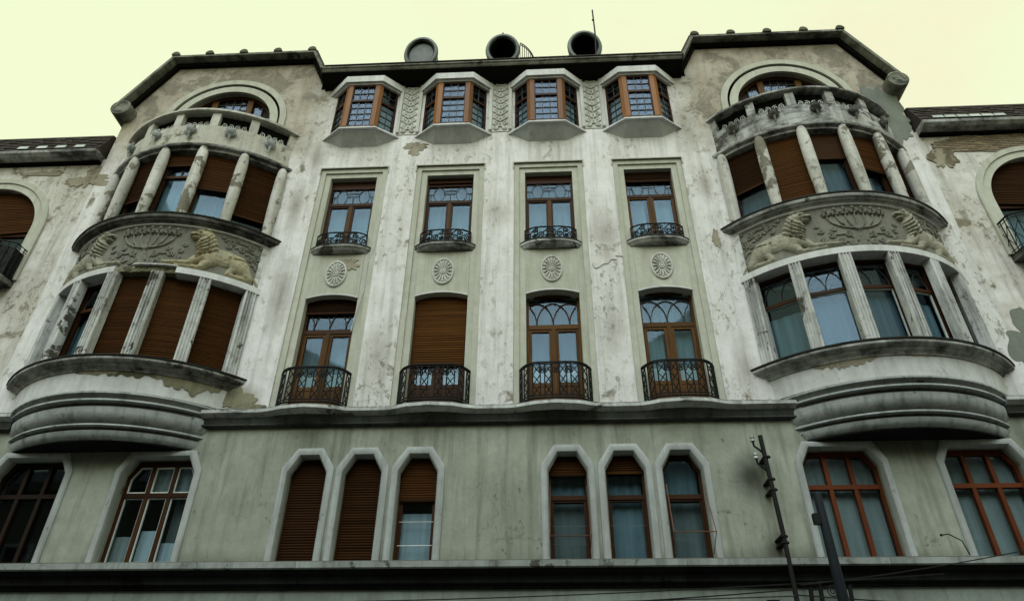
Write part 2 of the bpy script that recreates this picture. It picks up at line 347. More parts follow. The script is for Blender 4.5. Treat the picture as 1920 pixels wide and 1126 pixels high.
# storey below the balcony cornice
OC = [s*c for s in (-1, 1) for c in (1.69, 2.97, 4.24)]; BC = [s*c for s in (-1, 1) for c in (7.74, 10.80)]
def octo(cx, hw, fl, sh, tp, z0=5.40): return [(cx-hw, z0), (cx+hw, z0), (cx+hw, sh), (cx+fl, tp), (cx-fl, tp), (cx-hw, sh)]
lh = [octo(x, .44, .215, 7.38, 7.77) for x in OC]+[octo(x, .85, .64, 7.42, 7.80) for x in BC]
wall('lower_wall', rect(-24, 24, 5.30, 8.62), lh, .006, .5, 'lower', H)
wall('street_level_wall', rect(-24, 24, -.1, 5.32), [], .02, .3, 'ground_wall', H)
# inside: floors, cross wall
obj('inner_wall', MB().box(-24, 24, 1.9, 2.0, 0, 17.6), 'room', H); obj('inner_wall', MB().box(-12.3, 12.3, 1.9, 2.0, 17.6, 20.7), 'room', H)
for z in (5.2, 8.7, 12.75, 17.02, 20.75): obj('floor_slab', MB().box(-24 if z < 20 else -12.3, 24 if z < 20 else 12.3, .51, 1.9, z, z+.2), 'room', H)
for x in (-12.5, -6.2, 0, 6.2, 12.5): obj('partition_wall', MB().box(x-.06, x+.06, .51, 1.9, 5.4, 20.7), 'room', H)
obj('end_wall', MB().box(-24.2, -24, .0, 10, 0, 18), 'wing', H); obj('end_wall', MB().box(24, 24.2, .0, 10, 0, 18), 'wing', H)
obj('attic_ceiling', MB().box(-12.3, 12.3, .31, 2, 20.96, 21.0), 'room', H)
obj('back_wall', MB().box(-24.2, 24.2, 10, 10.2, 0, 20), 'wing', H)

# ---- cornices
def bulge(x):
    b = 0
    for c in SX:
        t = abs(x-c)/1.2
        if t < 1: b = max(b, .30*(cos(PI*t)+1)/2 if t > .45 else .30*(cos(PI*.45)+1)/2+(.45-t)*.16)
    return b
def cornice2(x0, x1, n, low=False):
    rings = []; random.seed(5)
    for i in range(n+1):
        x = x0+(x1-x0)*i/n; b = bulge(x); j = random.uniform(-.006, .006) if abs(x) < 6.7 else 0
        P = [(.05, 8.96), (-.24-b, 8.90+j), (-.27-b+j, 8.87), (-.27-b+j, 8.79+j), (-.23-b, 8.77), (-.14-b*.7, 8.71), (-.10-b*.25, 8.56), (-.13-b*.1, 8.55), (-.13, 8.52), (-.06, 8.49), (.05, 8.48)]
        P = P[5:]+[(.05, 8.66)] if low else P[:6]+[(.05, 8.70)]
        rings.append([(x, y, z) for y, z in P])
    return MB().loft(rings)
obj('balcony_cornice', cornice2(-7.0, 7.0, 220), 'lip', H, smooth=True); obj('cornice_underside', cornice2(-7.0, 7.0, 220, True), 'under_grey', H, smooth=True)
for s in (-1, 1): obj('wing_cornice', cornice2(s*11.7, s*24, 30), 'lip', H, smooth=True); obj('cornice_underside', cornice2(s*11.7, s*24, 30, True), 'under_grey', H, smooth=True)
lp = [(.06, 5.40), (-.36, 5.345), (-.40, 5.32), (-.40, 5.20), (-.37, 5.18), (.06, 5.18)]
lq = [(.06, 5.178), (-.34, 5.178), (-.28, 5.12), (-.20, 5.10), (-.16, 5.0), (-.16, 4.94), (-.08, 4.92), (-.06, 4.86), (.06, 4.84)]
for i in range(12):
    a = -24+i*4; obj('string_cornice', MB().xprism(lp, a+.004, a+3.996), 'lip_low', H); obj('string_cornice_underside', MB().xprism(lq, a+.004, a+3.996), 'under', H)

# ------------------------------------------------------------------ window pieces
def pane(parent, poly, y, mat='glass', t=.008, loc=(0, 0, 0), rz=0):
    return obj('pane', MB().prism(poly, y, y+t), mat, parent, loc, rz)
def tiltpane(parent, x0, x1, z0, z1, y, mat, k=.006):
    r = random.uniform; a, b, c, d = r(-k, k), r(-k, k), r(-k, k), r(-k, k)
    return obj('pane', MB().add([(x0, y+a, z0), (x1, y+b, z0), (x1, y+c, z1), (x0, y+d, z1), (x0, y+a+.006, z0), (x1, y+b+.006, z0), (x1, y+c+.006, z1), (x0, y+d+.006, z1)],
               [(0, 1, 2), (0, 2, 3), (4, 6, 5), (4, 7, 6), (0, 4, 5, 1), (1, 5, 6, 2), (2, 6, 7, 3), (3, 7, 4, 0)]), mat, parent)
def shutter(parent, x0, x1, z0, z1, y, mat='shutter', tilt=0., pitch=.062, name='shutter_slats'):
    n = max(1, int(round((z1-z0)/pitch))); mb = MB(); p = (z1-z0)/n
    prof = []
    for i in range(n):
        z = z1-i*p; j = random.uniform(-.006, .006)
        prof += [(y+.010, z), (y-.008+j, z-p*.22), (y-.012+j, z-p*.6), (y-.004+j, z-p*.92)]
    prof.append((y+.010, z1-n*p))
    def col(x, k): return [(x, yy, zz+k*tilt*(z1-zz)/(z1-z0)) for yy, zz in prof]
    A, B = col(x0, -1), col(x1, 1); m = len(A)
    mb.add(A+B, [(i, i+1, m+i+1, m+i) for i in range(m-1)])
    o = obj(name, mb, mat, parent, kind='stuff')
    mb2 = MB(); a = A[-1]; b = B[-1]
    mb2.loft([[(a[0], y-.02, a[2]-.03), (a[0], y+.02, a[2]-.03), (a[0], y+.02, a[2]+.03), (a[0], y-.02, a[2]+.03)], [(b[0], y-.02, b[2]-.03), (b[0], y+.02, b[2]-.03), (b[0], y+.02, b[2]+.03), (b[0], y-.02, b[2]+.03)]])
    obj('shutter_end_bar', mb2, mat, parent)
    return o
def curtain(parent, x0, x1, z0, z1, y, mat='curtain', amp=.022, name='curtain'):
    n = max(10, int((x1-x0)*36)); ph = random.uniform(0, 6); vs = []; r = random.Random(int(x0*1000+z1*77)+n)
    w_ = 0.
    for i in range(n+1):
        x = x0+(x1-x0)*i/n; w_ += r.uniform(.45, .95); d = amp*sin(w_+ph)
        vs += [(x, y+d*.6, z1), (x, y+d, z0)]
    return obj(name, MB().add(vs, [(2*i, 2*i+1, 2*i+3, 2*i+2) for i in range(n)]), mat, parent, smooth=True)
def rframe(mb, x0, x1, z0, z1, t, y0, y1): return mb.frame([(x0, z0), (x1, z0), (x1, z1), (x0, z1)], [(x0+t, z0+t), (x1-t, z0+t), (x1-t, z1-t), (x0+t, z1-t)], y0, y1)

# ------------------------------------------------------------------ four window strips
def bow(s, hw, d, p=2.6, y0=-.02): return (hw*s, y0-d*(1-abs(s)**p))
for i, xc in enumerate(SX):
    st = link('window_strip', None, H, (xc, 0, 0))
    # stepped surround
    for k, (a, b, za, zb, y) in enumerate(((1.04, .885, 17.13, 16.975, .035), (.885, .71, 16.975, 16.80, .085))):
        ou = [(-a, 8.97), (-a, za), (a, za), (a, 8.97)]; inn = [(-b, 8.97), (-b, zb), (b, zb), (b, 8.97)]
        obj('surround', MB().frame(ou, inn, y, .50, False), 'green', st)
    obj('drip_moulding', MB().frame([(-1.075, 16.9), (-1.075, 17.165), (1.075, 17.165), (1.075, 16.9)], [(-1.04, 16.9), (-1.04, 17.13), (1.04, 17.13), (1.04, 16.9)], -.03, .03, False), 'green', st)
    # spandrel with a segmental lower edge
    sp = [(-.71, 13.78), (-.71, 12.27)]+[(.71*t, 12.27+.12*(1-t*t)) for t in [k/8-1 for k in range(1, 16)]]+[(.71, 12.27), (.71, 13.78)]
    obj('spandrel', MB().prism(sp, .065, .50), 'green', st)
    lipo = [(.71*t, 12.27+.12*(1-t*t)) for t in [k/8-1 for k in range(17)]]
    obj('arch_lip', MB().frame(lipo, [(x, z+.035) for x, z in lipo], .045, .07, False), 'white', st)
    # curved sill
    sl = MB(); rings = []
    for z, g_ in ((13.80, 0), (13.83, .05), (13.88, .07), (13.91, .11), (13.975, .11), (13.983, .06)):
        rings.append([(x, y, z) for x, y in [bow(t/12-1, .74+g_, .13+g_, 3, .06) for t in range(25)]]+[(.74+g_, .25, z), (-.74-g_, .25, z)])
    obj('sill', sl.loft(rings), 'ledge', st, smooth=True)
    sk = MB(); rings = []
    for z, g_ in ((13.985, .09), (13.985, .125), (14.015, .125), (14.025, .08)):
        rings.append([(x, y, z) for x, y in [bow(t/12-1, .74+g_, .13+g_, 3, .06) for t in range(25)]]+[(.74+g_, .07, z), (-.74-g_, .07, z)])
    obj('sill_capping', sk.loft(rings), 'cap', st, smooth=True)
    # rosette medallion
    md = MB(); cz = 13.10
    md.loft([[(rx*cos(2*PI*k/36), y, cz+rx*1.48*sin(2*PI*k/36)) for k in range(36)] for rx, y in ((.30, .07), (.30, .03), (.285, .02), (.262, .02), (.25, .04), (.245, .052))], caps=False)
    md.prism([(.25*cos(2*PI*k/36), cz+.37*sin(2*PI*k/36)) for k in range(36)], .05, .07)
    for k in range(16):
        a = 2*PI*k/16; ca, sa = cos(a), sin(a)*1.48
        p0 = Vector((.09*ca, .045, cz+.09*sa)); p1 = Vector((.165*ca, .022, cz+.165*sa)); p2 = Vector((.235*ca, .045, cz+.235*sa))
        md.tube([p0, p1, p2], .02, 6, .034)
    md.loft([[(rx*cos(2*PI*k/20), y, cz+rx*1.48*sin(2*PI*k/20)) for k in range(20)] for rx, y in ((.075, .05), (.07, .015), (.05, .012), (.045, .035), (.03, .01), (.01, .005))])
    obj('medallion', md, 'relief_pale', st, smooth=True)

    # upper window
    y = .32; f = MB(); rframe(f, -.72, .72, 14.0, 16.82, .065, y-.05, y+.06)
    f.box(-.66, .66, y-.045, y+.05, 16.50, 16.76); f.box(-.66, .66, y-.06, y+.05, 15.80, 15.90); f.box(-.66, .66, y-.05, y+.05, 14.06, 14.10)
    wn = obj('window', f, 'wood_dark', H, (xc, 0, 0))
    obj('mullion', MB().box(-.045, .045, y-.058, y+.05, 14.06, 15.80), 'wood', wn)
    for s in (-1, 1):
        x0, x1 = sorted((s*.047, s*.655)); obj('casement', rframe(MB(), x0, x1, 14.08, 15.80, .05, y-.035, y+.03), 'wood_dark' if i != 3 else 'wood', wn)
        pane(wn, rect(x0+.045, x1-.045, 14.12, 15.76), y)
        curtain(wn, x0+.02, x1-.02 if not (i == 3 and s < 0) else x1-.12, 14.05, 15.85, y+.16, 'curtain')
    pane(wn, rect(-.65, .65, 15.9, 16.5), y)
    curtain(wn, -.66, .66, 15.85, 16.55, y+.2, 'curtain_d' if i != 1 else 'curtain')
    ld = MB(); yy = y-.012
    for cx in (-.34, .34):
        ld.tube([(cx+.16*cos(a), yy, 16.2+.28*sin(a)) for a in [PI*.0+2*PI*k/18 for k in range(19)]], .011)
    for q in (((-.18, 16.22), (.18, 16.22)), ((-.18, 16.34), (.18, 16.34)), ((0, 15.9), (0, 16.22)), ((-.5, 16.2), (-.65, 16.2)), ((.5, 16.2), (.65, 16.2)), ((-.58, 15.9), (-.58, 16.2)), ((.58, 15.9), (.58, 16.2)), ((-.34, 16.48), (-.34, 16.5)), ((.0, 16.34), (0, 16.5))):
        ld.tube([(q[0][0], yy, q[0][1]), (q[1][0], yy, q[1][1])], .010)
    obj('leaded_tracery', ld, 'lead', wn)
    if i == 3: shutter(wn, -.66, .66, 16.42, 16.78, y-.08, 'shutter_c')
    if i == 1: shutter(wn, -.66, .66, 16.62, 16.78, y-.08, 'shutter_c')
    # small wrought railing on the sill
    rl = MB(); z0, z1 = 14.03, 14.42; hw, dp = .73, .19
    B_ = lambda t: bow(t, hw, dp, 4, .04)
    for z in (z0, z1): rl.tube([(*B_(t/14-1), z) for t in range(29)], .022)
    rr = obj('window_railing', rl, 'iron', H, (xc, 0, 0))
    for t in (-.985, -.5, 0., .5, .985): obj('bar', MB().tube([(*B_(t), z0), (*B_(t), z1)], .018), 'iron', rr)
    for c in (-.75, -.25, .25, .75):
        sg = 1 if c < 0 else -1; mb = MB()
        for (dx, dz, r_, a0, sn) in ((-.09*sg, .13, .10, -PI/2, sg), (.10*sg, .27, .085, PI/2, -sg), (.10*sg, .10, .065, PI, sg)):
            mb.tube([(*B_(c+p[0]/hw), p[2]) for p in spiral(dx, z0+dz, r_, 1.5, a0, 0, sn)], .019, 5)
        mb.tube([(*B_(c+x/hw), z) for x, z in ((-.18, z0), (-.02, z0+.2), (.17, z1))], .018, 5)
        obj('scroll', mb, 'iron', rr, smooth=True)

    # balcony door
    y = .36; f = MB(); hw = .70; zt = 12.4
    rframe(f, -.71, .71, 8.97, zt, .07, y-.05, y+.06); f.box(-.65, .65, y-.06, y+.05, 11.30, 11.43)
    wn = obj('balcony_door', f, 'wood_dark' if i < 2 else 'wood', H, (xc, 0, 0))
    wm = 'wood' if i in (0, 3) else ('wood_dark' if i == 1 else 'wood')
    obj('mullion', MB().box(-.05, .05, y-.07, y+.05, 8.98, 11.30), wm, wn)
    for s in (-1, 1):
        x0, x1 = sorted((s*.052, s*.645)); lf = rframe(MB(), x0, x1, 8.98, 11.30, .075, y-.04, y+.03)
        lf.box(x0+.07, x1-.07, y-.03, y+.02, 9.02, 9.66); lf.box(x0+.13, x1-.13, y-.045, y-.02, 9.12, 9.56); lf.box(x0+.07, x1-.07, y-.04, y+.02, 9.64, 9.74)
        obj('door_leaf', lf, wm, wn)
        pane(wn, rect(x0+.07, x1-.07, 9.72, 11.24), y)
        if i == 3: curtain(wn, x0+(.02 if s > 0 else 0), x1-(.1 if s < 0 else .02), 9.3, 11.3, y+.16, 'curtain')
        elif i == 2: curtain(wn, x0, x1, 9.0, 11.3, y+.22, 'curtain_d')
        else: curtain(wn, x0, x1, 9.0, 11.3, y+.25, 'curtain_d' if s < 0 else 'curtain')
        curtain(wn, x0+.02, x1-.02, 9.6, 10.15, y+.08, 'curtain_w', .01)
    pane(wn, rect(-.64, .64, 11.43, 12.34), y)
    if i >= 2: curtain(wn, -.66, .66, 11.4, 12.4, y+.22, 'curtain_d' if i == 2 else 'curtain')
    if i != 1:
        tr = MB(); yy = y-.02
        for cx in (-.86, -.43, 0, .43, .86):
            for r_ in (.43,):
                P = [(cx+r_*cos(a), 11.44+.68*sin(a)) for a in [PI*k/20 for k in range(21)]]
                P = [(x, z) for x, z in P if -.645 <= x <= .645 and z < 12.33]
                if len(P) > 2: tr.tube([(x, yy, z) for x, z in P], .016, 6)
        obj('tracery', tr, 'wood_dark' if i == 2 else 'lead', wn)
    if i == 0: shutter(wn, -.66, .66, 11.93, 12.38, y-.09, 'shutter_c')
    if i == 1: shutter(wn, -.67, .67, 10.30, 12.38, y-.09, 'shutter_b', pitch=.07)
    # bowed balcony railing
    rl = MB(); z0, z1 = 8.99, 9.93; hw, dp = .87, .40
    B_ = lambda t: bow(t, hw, dp, 5, .02)
    ts = [k/20-1 for k in range(41)]; ts = [-1]+[t for t in ts if abs(t) < .99]+[1]
    for z, r_ in ((z0, .024), (z0+.07, .016), (z1, .028), (z1-.05, .016)): rl.tube([(*B_(t), z) for t in ts], r_)
    rr = obj('balcony_railing', rl, 'iron', H, (xc, 0, 0))
    for t in (-1., -.93, -.87, -.74, -.63, -.42, -.30, -.10, .10, .30, .42, .63, .74, .87, .93, 1.):
        obj('bar', MB().tube([(*B_(t), z0), (*B_(t), z1)], .017, 5), 'iron', rr)
    la = MB()
    for c, hwid in ((-.52, .11), (-.2, .10), (.2, .10), (.52, .11), (-.97, .03), (.97, .03), (-.80, .07), (.80, .07)):
        n = 3
        for k in range(n):
            a, b = z0+.07+(z1-z0-.12)*k/n, z0+.07+(z1-z0-.12)*(k+1)/n
            la.tube([(*B_(c-hwid), a), (*B_(c), (a+b)/2), (*B_(c+hwid), b)], .013, 4); la.tube([(*B_(c+hwid), a), (*B_(c), (a+b)/2), (*B_(c-hwid), b)], .013, 4)
    obj('lattice', la, 'iron', rr, kind='stuff')
    for c in (-.36, 0, .36):
        ro = MB(); cz = z1-.2
        ro.tube([(*B_(c+.085*cos(a)/hw), cz+.085*sin(a)) for a in [2*PI*k/16 for k in range(17)]], .012, 5)
        for k in range(6):
            a = PI*k/3; ro.tube([(*B_(c), cz), (*B_(c+.085*cos(a)/hw), cz+.085*sin(a))], .014, 5)
        obj('rosette', ro, 'iron', rr)

# ------------------------------------------------------------------ attic bay windows and the ornament between them
def trap(a, b, d, y0=0.): return [(-a, y0), (-b, -d), (b, -d), (a, y0)]
def strip_ornament(parent, x):
    pn = link('ornament_panel', None, H, (x, 0, 0))
    obj('panel_back', MB().box(-.37, .37, -.02, .004, 18.55, 20.92), 'relief_pale', pn)
    for s in (-1, 1): obj('border', MB().prism(rect(*sorted((s*.27, s*.37)), 18.6, 20.92), -.09, -.018), 'relief_pale', pn)
    for k in range(7):
        z = 18.84+k*.29; mb = MB()
        for s in (-1, 1):
            mb.tube([(p[0], p[1], p[2]) for p in spiral(s*.15, z+.10, .085, 1.6, -PI*.6, -.035, s)], .024, 6)
            mb.tube([(s*.02, -.03, z-.06), (s*.10, -.045, z-.02), (s*.23, -.03, z-.10+.16)], .022, 6)
            mb.tube([(0, -.03, z+.17), (s*.07, -.05, z+.20), (s*.15, -.03, z+.27)], .02, 6)
        mb.ball((0, -.04, z+.06), .03, .03, .06, 8, 5)
        obj('scroll', mb, 'relief_pale', pn, smooth=True)
    mb = MB()
    for s in (-1, 1): mb.tube(spiral(s*.15, 18.70, .085, 1.6, PI*.5, -.04, s), .024, 6)
    mb.tube([(.12*cos(a), -.04, 18.68+.1*sin(a)) for a in [PI*k/8 for k in range(9)]], .026, 6)
    obj('shell', mb, 'relief_pale', pn, smooth=True)
for x in (-2.975, 0, 2.975): strip_ornament(H, x)
for i, xc in enumerate(SX):
    bw = link('attic_bay', None, H, (xc, 0, 0))
    # apron below the sill
    ap = MB(); zt, zb = 18.40, 18.05
    ap.add([(-1.16, .01, zt), (-.50, -.42, zt), (.50, -.42, zt), (1.16, .01, zt), (-.60, .01, zb), (.60, .01, zb)], [(0, 1, 4), (1, 2, 5, 4), (2, 3, 5), (0, 3, 2, 1), (0, 4, 5, 3)])
    obj('apron', ap, 'concrete', bw)
    obj('sill', MB().zprism(trap(1.26, .57, .50, .01), 18.402, 18.45).zprism(trap(1.21, .535, .455, .01), 18.451, 18.52), 'white', bw)
    obj('head', MB().zprism(trap(1.30, .62, .58, .01), 20.56, 20.84).zprism(trap(1.20, .55, .50, .01), 20.50, 20.56), 'white', bw)
    obj('floor', MB().zprism(trap(.98, .48, .38, .30), 18.523, 18.54), 'wood_black', bw)
    obj('ceiling', MB().zprism(trap(.98, .48, .38, .30), 20.47, 20.498), 'wood_black', bw)
    facets = (('side', (-1.0, .0), (-.55, -.375)), ('front', (-.40, -.42), (.40, -.42)), ('side', (.55, -.375), (1.0, 0.)))
    for k, (nm, p, q) in enumerate(facets):
        L = math.hypot(q[0]-p[0], q[1]-p[1]); a = math.atan2(q[1]-p[1], q[0]-p[0])
        f = MB(); y = .0; h = L/2
        rframe(f, -h, h, 18.52, 20.5, .06, -.03, .05); f.box(-h+.05, h-.05, -.04, .05, 19.70, 19.79)
        wn = obj('attic_window', f, 'wood_dark', H, (xc+(p[0]+q[0])/2, (p[1]+q[1])/2, 0), a)
        cm = MB(); nc = 3 if k == 1 else 2
        for (za, zb, nr) in ((18.57, 19.70, 4), (19.79, 20.45, 2)):
            w0, w1 = -h+.05, h-.05
            for c in range(nc):
                for r_ in range(nr):
                    tiltpane(wn, w0+(w1-w0)*c/nc, w0+(w1-w0)*(c+1)/nc, za+(zb-za)*r_/nr, za+(zb-za)*(r_+1)/nr, .01, 'glass_lead', .004)
            for c in range(1, nc): x = w0+(w1-w0)*c/nc; cm.box(x-.011, x+.011, -.012, .022, za, zb)
            for r_ in range(1, nr): z = za+(zb-za)*r_/nr; cm.box(w0, w1, -.014, .024, z-.011, z+.011)
        obj('came', cm, 'lead', wn)
        curtain(wn, -h+.05, h-.05, 18.55, 19.75, .12, 'curtain_d' if k == 1 else 'curtain_w', .01)  # pale side curtains also stand in for sky mirrored in the side panes
    for s in (-1, 1):
        obj('post', MB().zprism([(s*.37, -.475), (s*.51, -.48), (s*.61, -.40), (s*.55, -.30), (s*.40, -.35)], 18.525, 20.5), 'wood_bright', bw)

# ------------------------------------------------------------------ octagonal windows
def surround(parent, f):                             # f(d): outline moved outwards by d, open at the foot
    k = [1, 2, 3, 4, 5, 0]; rings = []
    for d, y in ((.165, .02), (.16, -.035), (.13, -.065), (.07, -.07), (.02, -.05), (-.005, .0), (-.012, .14)): o_ = f(d); rings.append([(o_[j][0], y, o_[j][1]) for j in k])
    return obj('stone_surround', MB().loft(rings, False), 'greytrim', parent, smooth=True)
def clip_top(x0, x1, z0, hw, fl, sh, tp):            # part of an octagon head between x0 and x1
    def top(x):
        ax = abs(x)
        return tp if ax <= fl else tp-(tp-sh)*(ax-fl)/(hw-fl)
    xs = sorted({x0, x1, *[k for k in (-fl, fl) if x0 < k < x1]})
    return [(x0, z0), (x1, z0)]+[(x, top(x)) for x in reversed(xs)]
oct_cfg = {0: ('full',), 1: ('full',), 2: ('half', 6.78), 3: ('half', 7.33), 4: ('half', 7.36), 5: ('none',)}
for i, xc in enumerate(sorted(OC)):
    y = .30
    oc = octo(0, .445, .22, 7.38, 7.775); inn = octo(0, .385, .19, 7.35, 7.70, 5.46)
    wn = obj('octagonal_window', MB().frame(oc, inn, y-.05, y+.06), 'wood_dark', H, (xc, 0, 0))
    surround(wn, lambda d: octo(0, .44+d, .215+d*.5, 7.38+d*.7, 7.77+d*1.15))
    obj('transom', MB().box(-.385, .385, y-.055, y+.05, 6.76, 6.86), 'wood_dark', wn)
    pane(wn, rect(-.385, .385, 5.46, 6.76), y); pane(wn, clip_top(-.385, .385, 6.86, .385, .19, 7.35, 7.70), y)
    obj('sash', rframe(MB(), -.38, .38, 5.46, 6.76, .045, y-.03, y+.02), 'wood_dark', wn)
    c = oct_cfg[i]
    if c[0] == 'full': shutter(wn, -.40, .40, 5.45, 7.74, y-.075, 'shutter_c' if i == 0 else 'shutter', pitch=.058)
    elif c[0] == 'half': shutter(wn, -.40, .40, c[1], 7.74, y-.075, 'shutter', pitch=.058)
    if i == 2:
        curtain(wn, -.38, .38, 5.42, 6.55, y+.14, 'curtain_w', .008); [obj('curtain_rail', MB().box(-.38, .38, y-.035, y-.02, q, q+.016), 'sash', wn) for q in (5.80, 6.31)]
    if i == 3: curtain(wn, -.38, .38, 5.42, 6.75, y+.20, 'curtain_g', .01); curtain(wn, -.38, .38, 6.86, 7.4, y+.2, 'curtain')
    if i == 4: curtain(wn, -.38, .38, 5.42, 6.75, y+.15, 'curtain', .01); curtain(wn, -.38, .38, 6.86, 7.4, y+.2, 'curtain')
    if i == 5: curtain(wn, -.38, .38, 5.42, 6.75, y+.22, 'curtain_g', .01); curtain(wn, -.38, .38, 6.86, 7.7, y+.2, 'curtain')
    if i in (3, 4): [obj('cross_rail', MB().box(-.38, .38, y-.035, y-.028, q, q+.008), 'cover', wn) for q in (5.80, 6.19)]
    if i in (3, 5):
        fo = .20 if i == 3 else .42; aw = MB()
        for s in (-1, 1): aw.tube([(s*.40, -.02, 7.0), (s*.42, -fo*.6, 6.3), (s*.43, -fo, 5.85)], .011, 5); aw.tube([(s*.43, -fo, 5.85), (s*.40, -.02, 5.5)], .009, 5)
        aw.tube([(-.43, -fo, 5.85), (.43, -fo, 5.85)], .012, 5)
        obj('awning_frame', aw, 'rust', wn)
# ------------------------------------------------------------------ wide three-light windows under the oriels
for i, xc in enumerate(sorted(BC)):
    y = .31; wd = ('wood_black', 'wood_dark', 'wood_red', 'wood_red')[i]
    hw, fl, sh, tp = .86, .65, 7.42, 7.81
    wn = obj('wide_window', MB().frame(octo(0, hw, fl, sh, tp), octo(0, hw-.08, fl-.05, sh-.03, tp-.13, 5.48), y-.06, y+.06), wd, H, (xc, 0, 0))
    surround(wn, lambda d: octo(0, .85+d, .64+d*.8, 7.42+d*.5, 7.80+d*.9))
    obj('transom', MB().box(-hw+.08, hw-.08, y-.07, y+.05, 6.93, 7.03), wd, wn)
    for s in (-1, 1): obj('mullion', MB().box(s*.27-.045, s*.27+.045, y-.065, y+.05, 5.48, 7.68), wd, wn)
    cols = ((-.78, -.315), (-.225, .225), (.315, .78))
    for (a, b) in cols:
        pane(wn, rect(a, b, 5.48, 6.93), y); pane(wn, clip_top(a, b, 7.03, .78, .60, 7.39, 7.68), y)
        if i == 1:
            obj('sash', rframe(MB(), a+.005, b-.005, 5.49, 6.925, .022, y-.03, y+.02), 'sash', wn)
            cp = clip_top(a+.005, b-.005, 7.035, .77, .60, 7.38, 7.66); ce = sum(p[0] for p in cp)/len(cp), sum(p[1] for p in cp)/len(cp)
            obj('sash', MB().frame(cp, [(x+(ce[0]-x)*.11, z+(ce[1]-z)*.11) for x, z in cp], y-.03, y+.02), 'sash', wn)
    if i == 1: curtain(wn, -.22, .25, 5.45, 6.22, y+.12, 'curtain_w', .01); curtain(wn, -.8, -.3, 5.45, 6.1, y+.14, 'curtain_p'); curtain(wn, .3, .8, 5.45, 5.95, y+.12, 'curtain_w'); curtain(wn, .3, .5, 5.8, 7.0, y+.3, 'curtain_g'); curtain(wn, -.3, .8, 7.0, 7.7, y+.14, 'curtain_p')
    if i >= 2: curtain(wn, -.8, .8, 5.45, 7.7, y+.14, 'curtain_p', .012)  # pale curtain stands in for grey light mirrored in these panes

# ------------------------------------------------------------------ bowed oriels
def op(cx, r, a, z): return (cx+r*sin(a), OCY-r*cos(a), z)
def amax(r, y=.03): return math.acos(min(1, (OCY-y)/r))
def arcsweep(cx, prof, n=56, lim=None, a0=None, a1=None, closed=True, jag=0):
    rings = []
    for k in range(n+1):
        ring = []
        for r, z in prof:
            m = amax(r) if r > OCY-.03 else amax(3.3)
            if lim: m = min(m, lim)
            lo, hi = (-m if a0 is None else max(-m, a0)), (m if a1 is None else min(m, a1))
            jj = random.uniform(-jag, jag) if jag else 0
            ring.append(op(cx, r+jj, lo+(hi-lo)*k/n, z+jj*.6))
        rings.append(ring)
    return MB().loft(rings, closed)
COLA = [rad(d) for d in (-43.75, -26.25, -8.75, 8.75, 26.25, 43.75)]; BAYA = [rad(d) for d in (-35, -17.5, 0, 17.5, 35)]
def fluted(w, d, h):                                  # rectangular pilaster with three hollows on its face
    P = [(-w/2, d/2), (-w/2, -d/2+.03), (-w/2+.03, -d/2)]
    nf = 3; fwid = (w-.08)/nf
    for k in range(nf):
        x0 = -w/2+.04+k*fwid; P += [(x0+.008, -d/2), (x0+fwid*.3, -d/2+.035), (x0+fwid*.7, -d/2+.035), (x0+fwid-.008, -d/2)]
    P += [(w/2-.03, -d/2), (w/2, -d/2+.03), (w/2, d/2)]
    return MB().zprism(P, 0, h)
cig = [(.12, 0), (.13, .05), (.145, .4), (.16, 1.1), (.164, 1.7), (.16, 2.3), (.145, 2.62), (.118, 2.78), (.075, 2.87), (.02, 2.90)]

# relief helper: heights of many capsules on a fine grid, bent round the oriel
def relief(cx, shapes, u0, u1, v0, v1, st=.022, r0=3.80, z0=12.62, flip=1):
    us = np.arange(u0, u1+st, st); vs = np.arange(v0, v1+st, st); Ug, Vg = np.meshgrid(us, vs); Hh = np.full(Ug.shape, -.03)
    for sh in shapes:
        ua, va, ra, ub, vb, rb, hs = sh[:7]; base = sh[7] if len(sh) > 7 else 0.
        dx, dy = ub-ua, vb-va; L2 = dx*dx+dy*dy+1e-9
        t = np.clip(((Ug-ua)*dx+(Vg-va)*dy)/L2, 0, 1); d = np.hypot(Ug-ua-t*dx, Vg-va-t*dy); r = ra+(rb-ra)*t
        q = np.clip(1-(d/r)**2, 0, None); h = np.where(q > 0, base+hs*np.sqrt(q), -.03)
        if hs < 0 or base < 0: Hh = np.where((q > 0) & (Hh > 0), np.maximum(Hh+hs*np.sqrt(q), .01), Hh)
        else: Hh = np.maximum(Hh, h)
    rg_ = np.random.RandomState(3); nz_ = rg_.randn(*Ug.shape)
    for _ in range(2): nz_ = (nz_+np.roll(nz_, 1, 0)+np.roll(nz_, -1, 0)+np.roll(nz_, 1, 1)+np.roll(nz_, -1, 1))/5
    Hh = np.where(Hh > .01, np.maximum(Hh+nz_*.022, .005), Hh)
    mb = MB(); idx = -np.ones(Ug.shape, int); keep = Hh > -.02
    g = keep.copy(); g[1:] |= keep[:-1]; g[:-1] |= keep[1:]; g[:, 1:] |= g[:, :-1].copy(); g[:, :-1] |= g[:, 1:].copy()
    jj, ii = np.nonzero(g)
    for n_, (j, i) in enumerate(zip(jj, ii)):
        idx[j, i] = n_; a = flip*Ug[j, i]/r0; r = r0+(Hh[j, i] if Hh[j, i] < 0 else Hh[j, i]*.68); mb.v.append((cx+r*sin(a), OCY-r*cos(a), z0+Vg[j, i]))
    A = idx[:-1, :-1]; B = idx[:-1, 1:]; Cc = idx[1:, 1:]; D = idx[1:, :-1]
    ok = (A >= 0) & (B >= 0) & (Cc >= 0) & (D >= 0)
    mb.f = [tuple(int(q) for q in t) for t in zip(A[ok], B[ok], Cc[ok], D[ok])]
    return mb
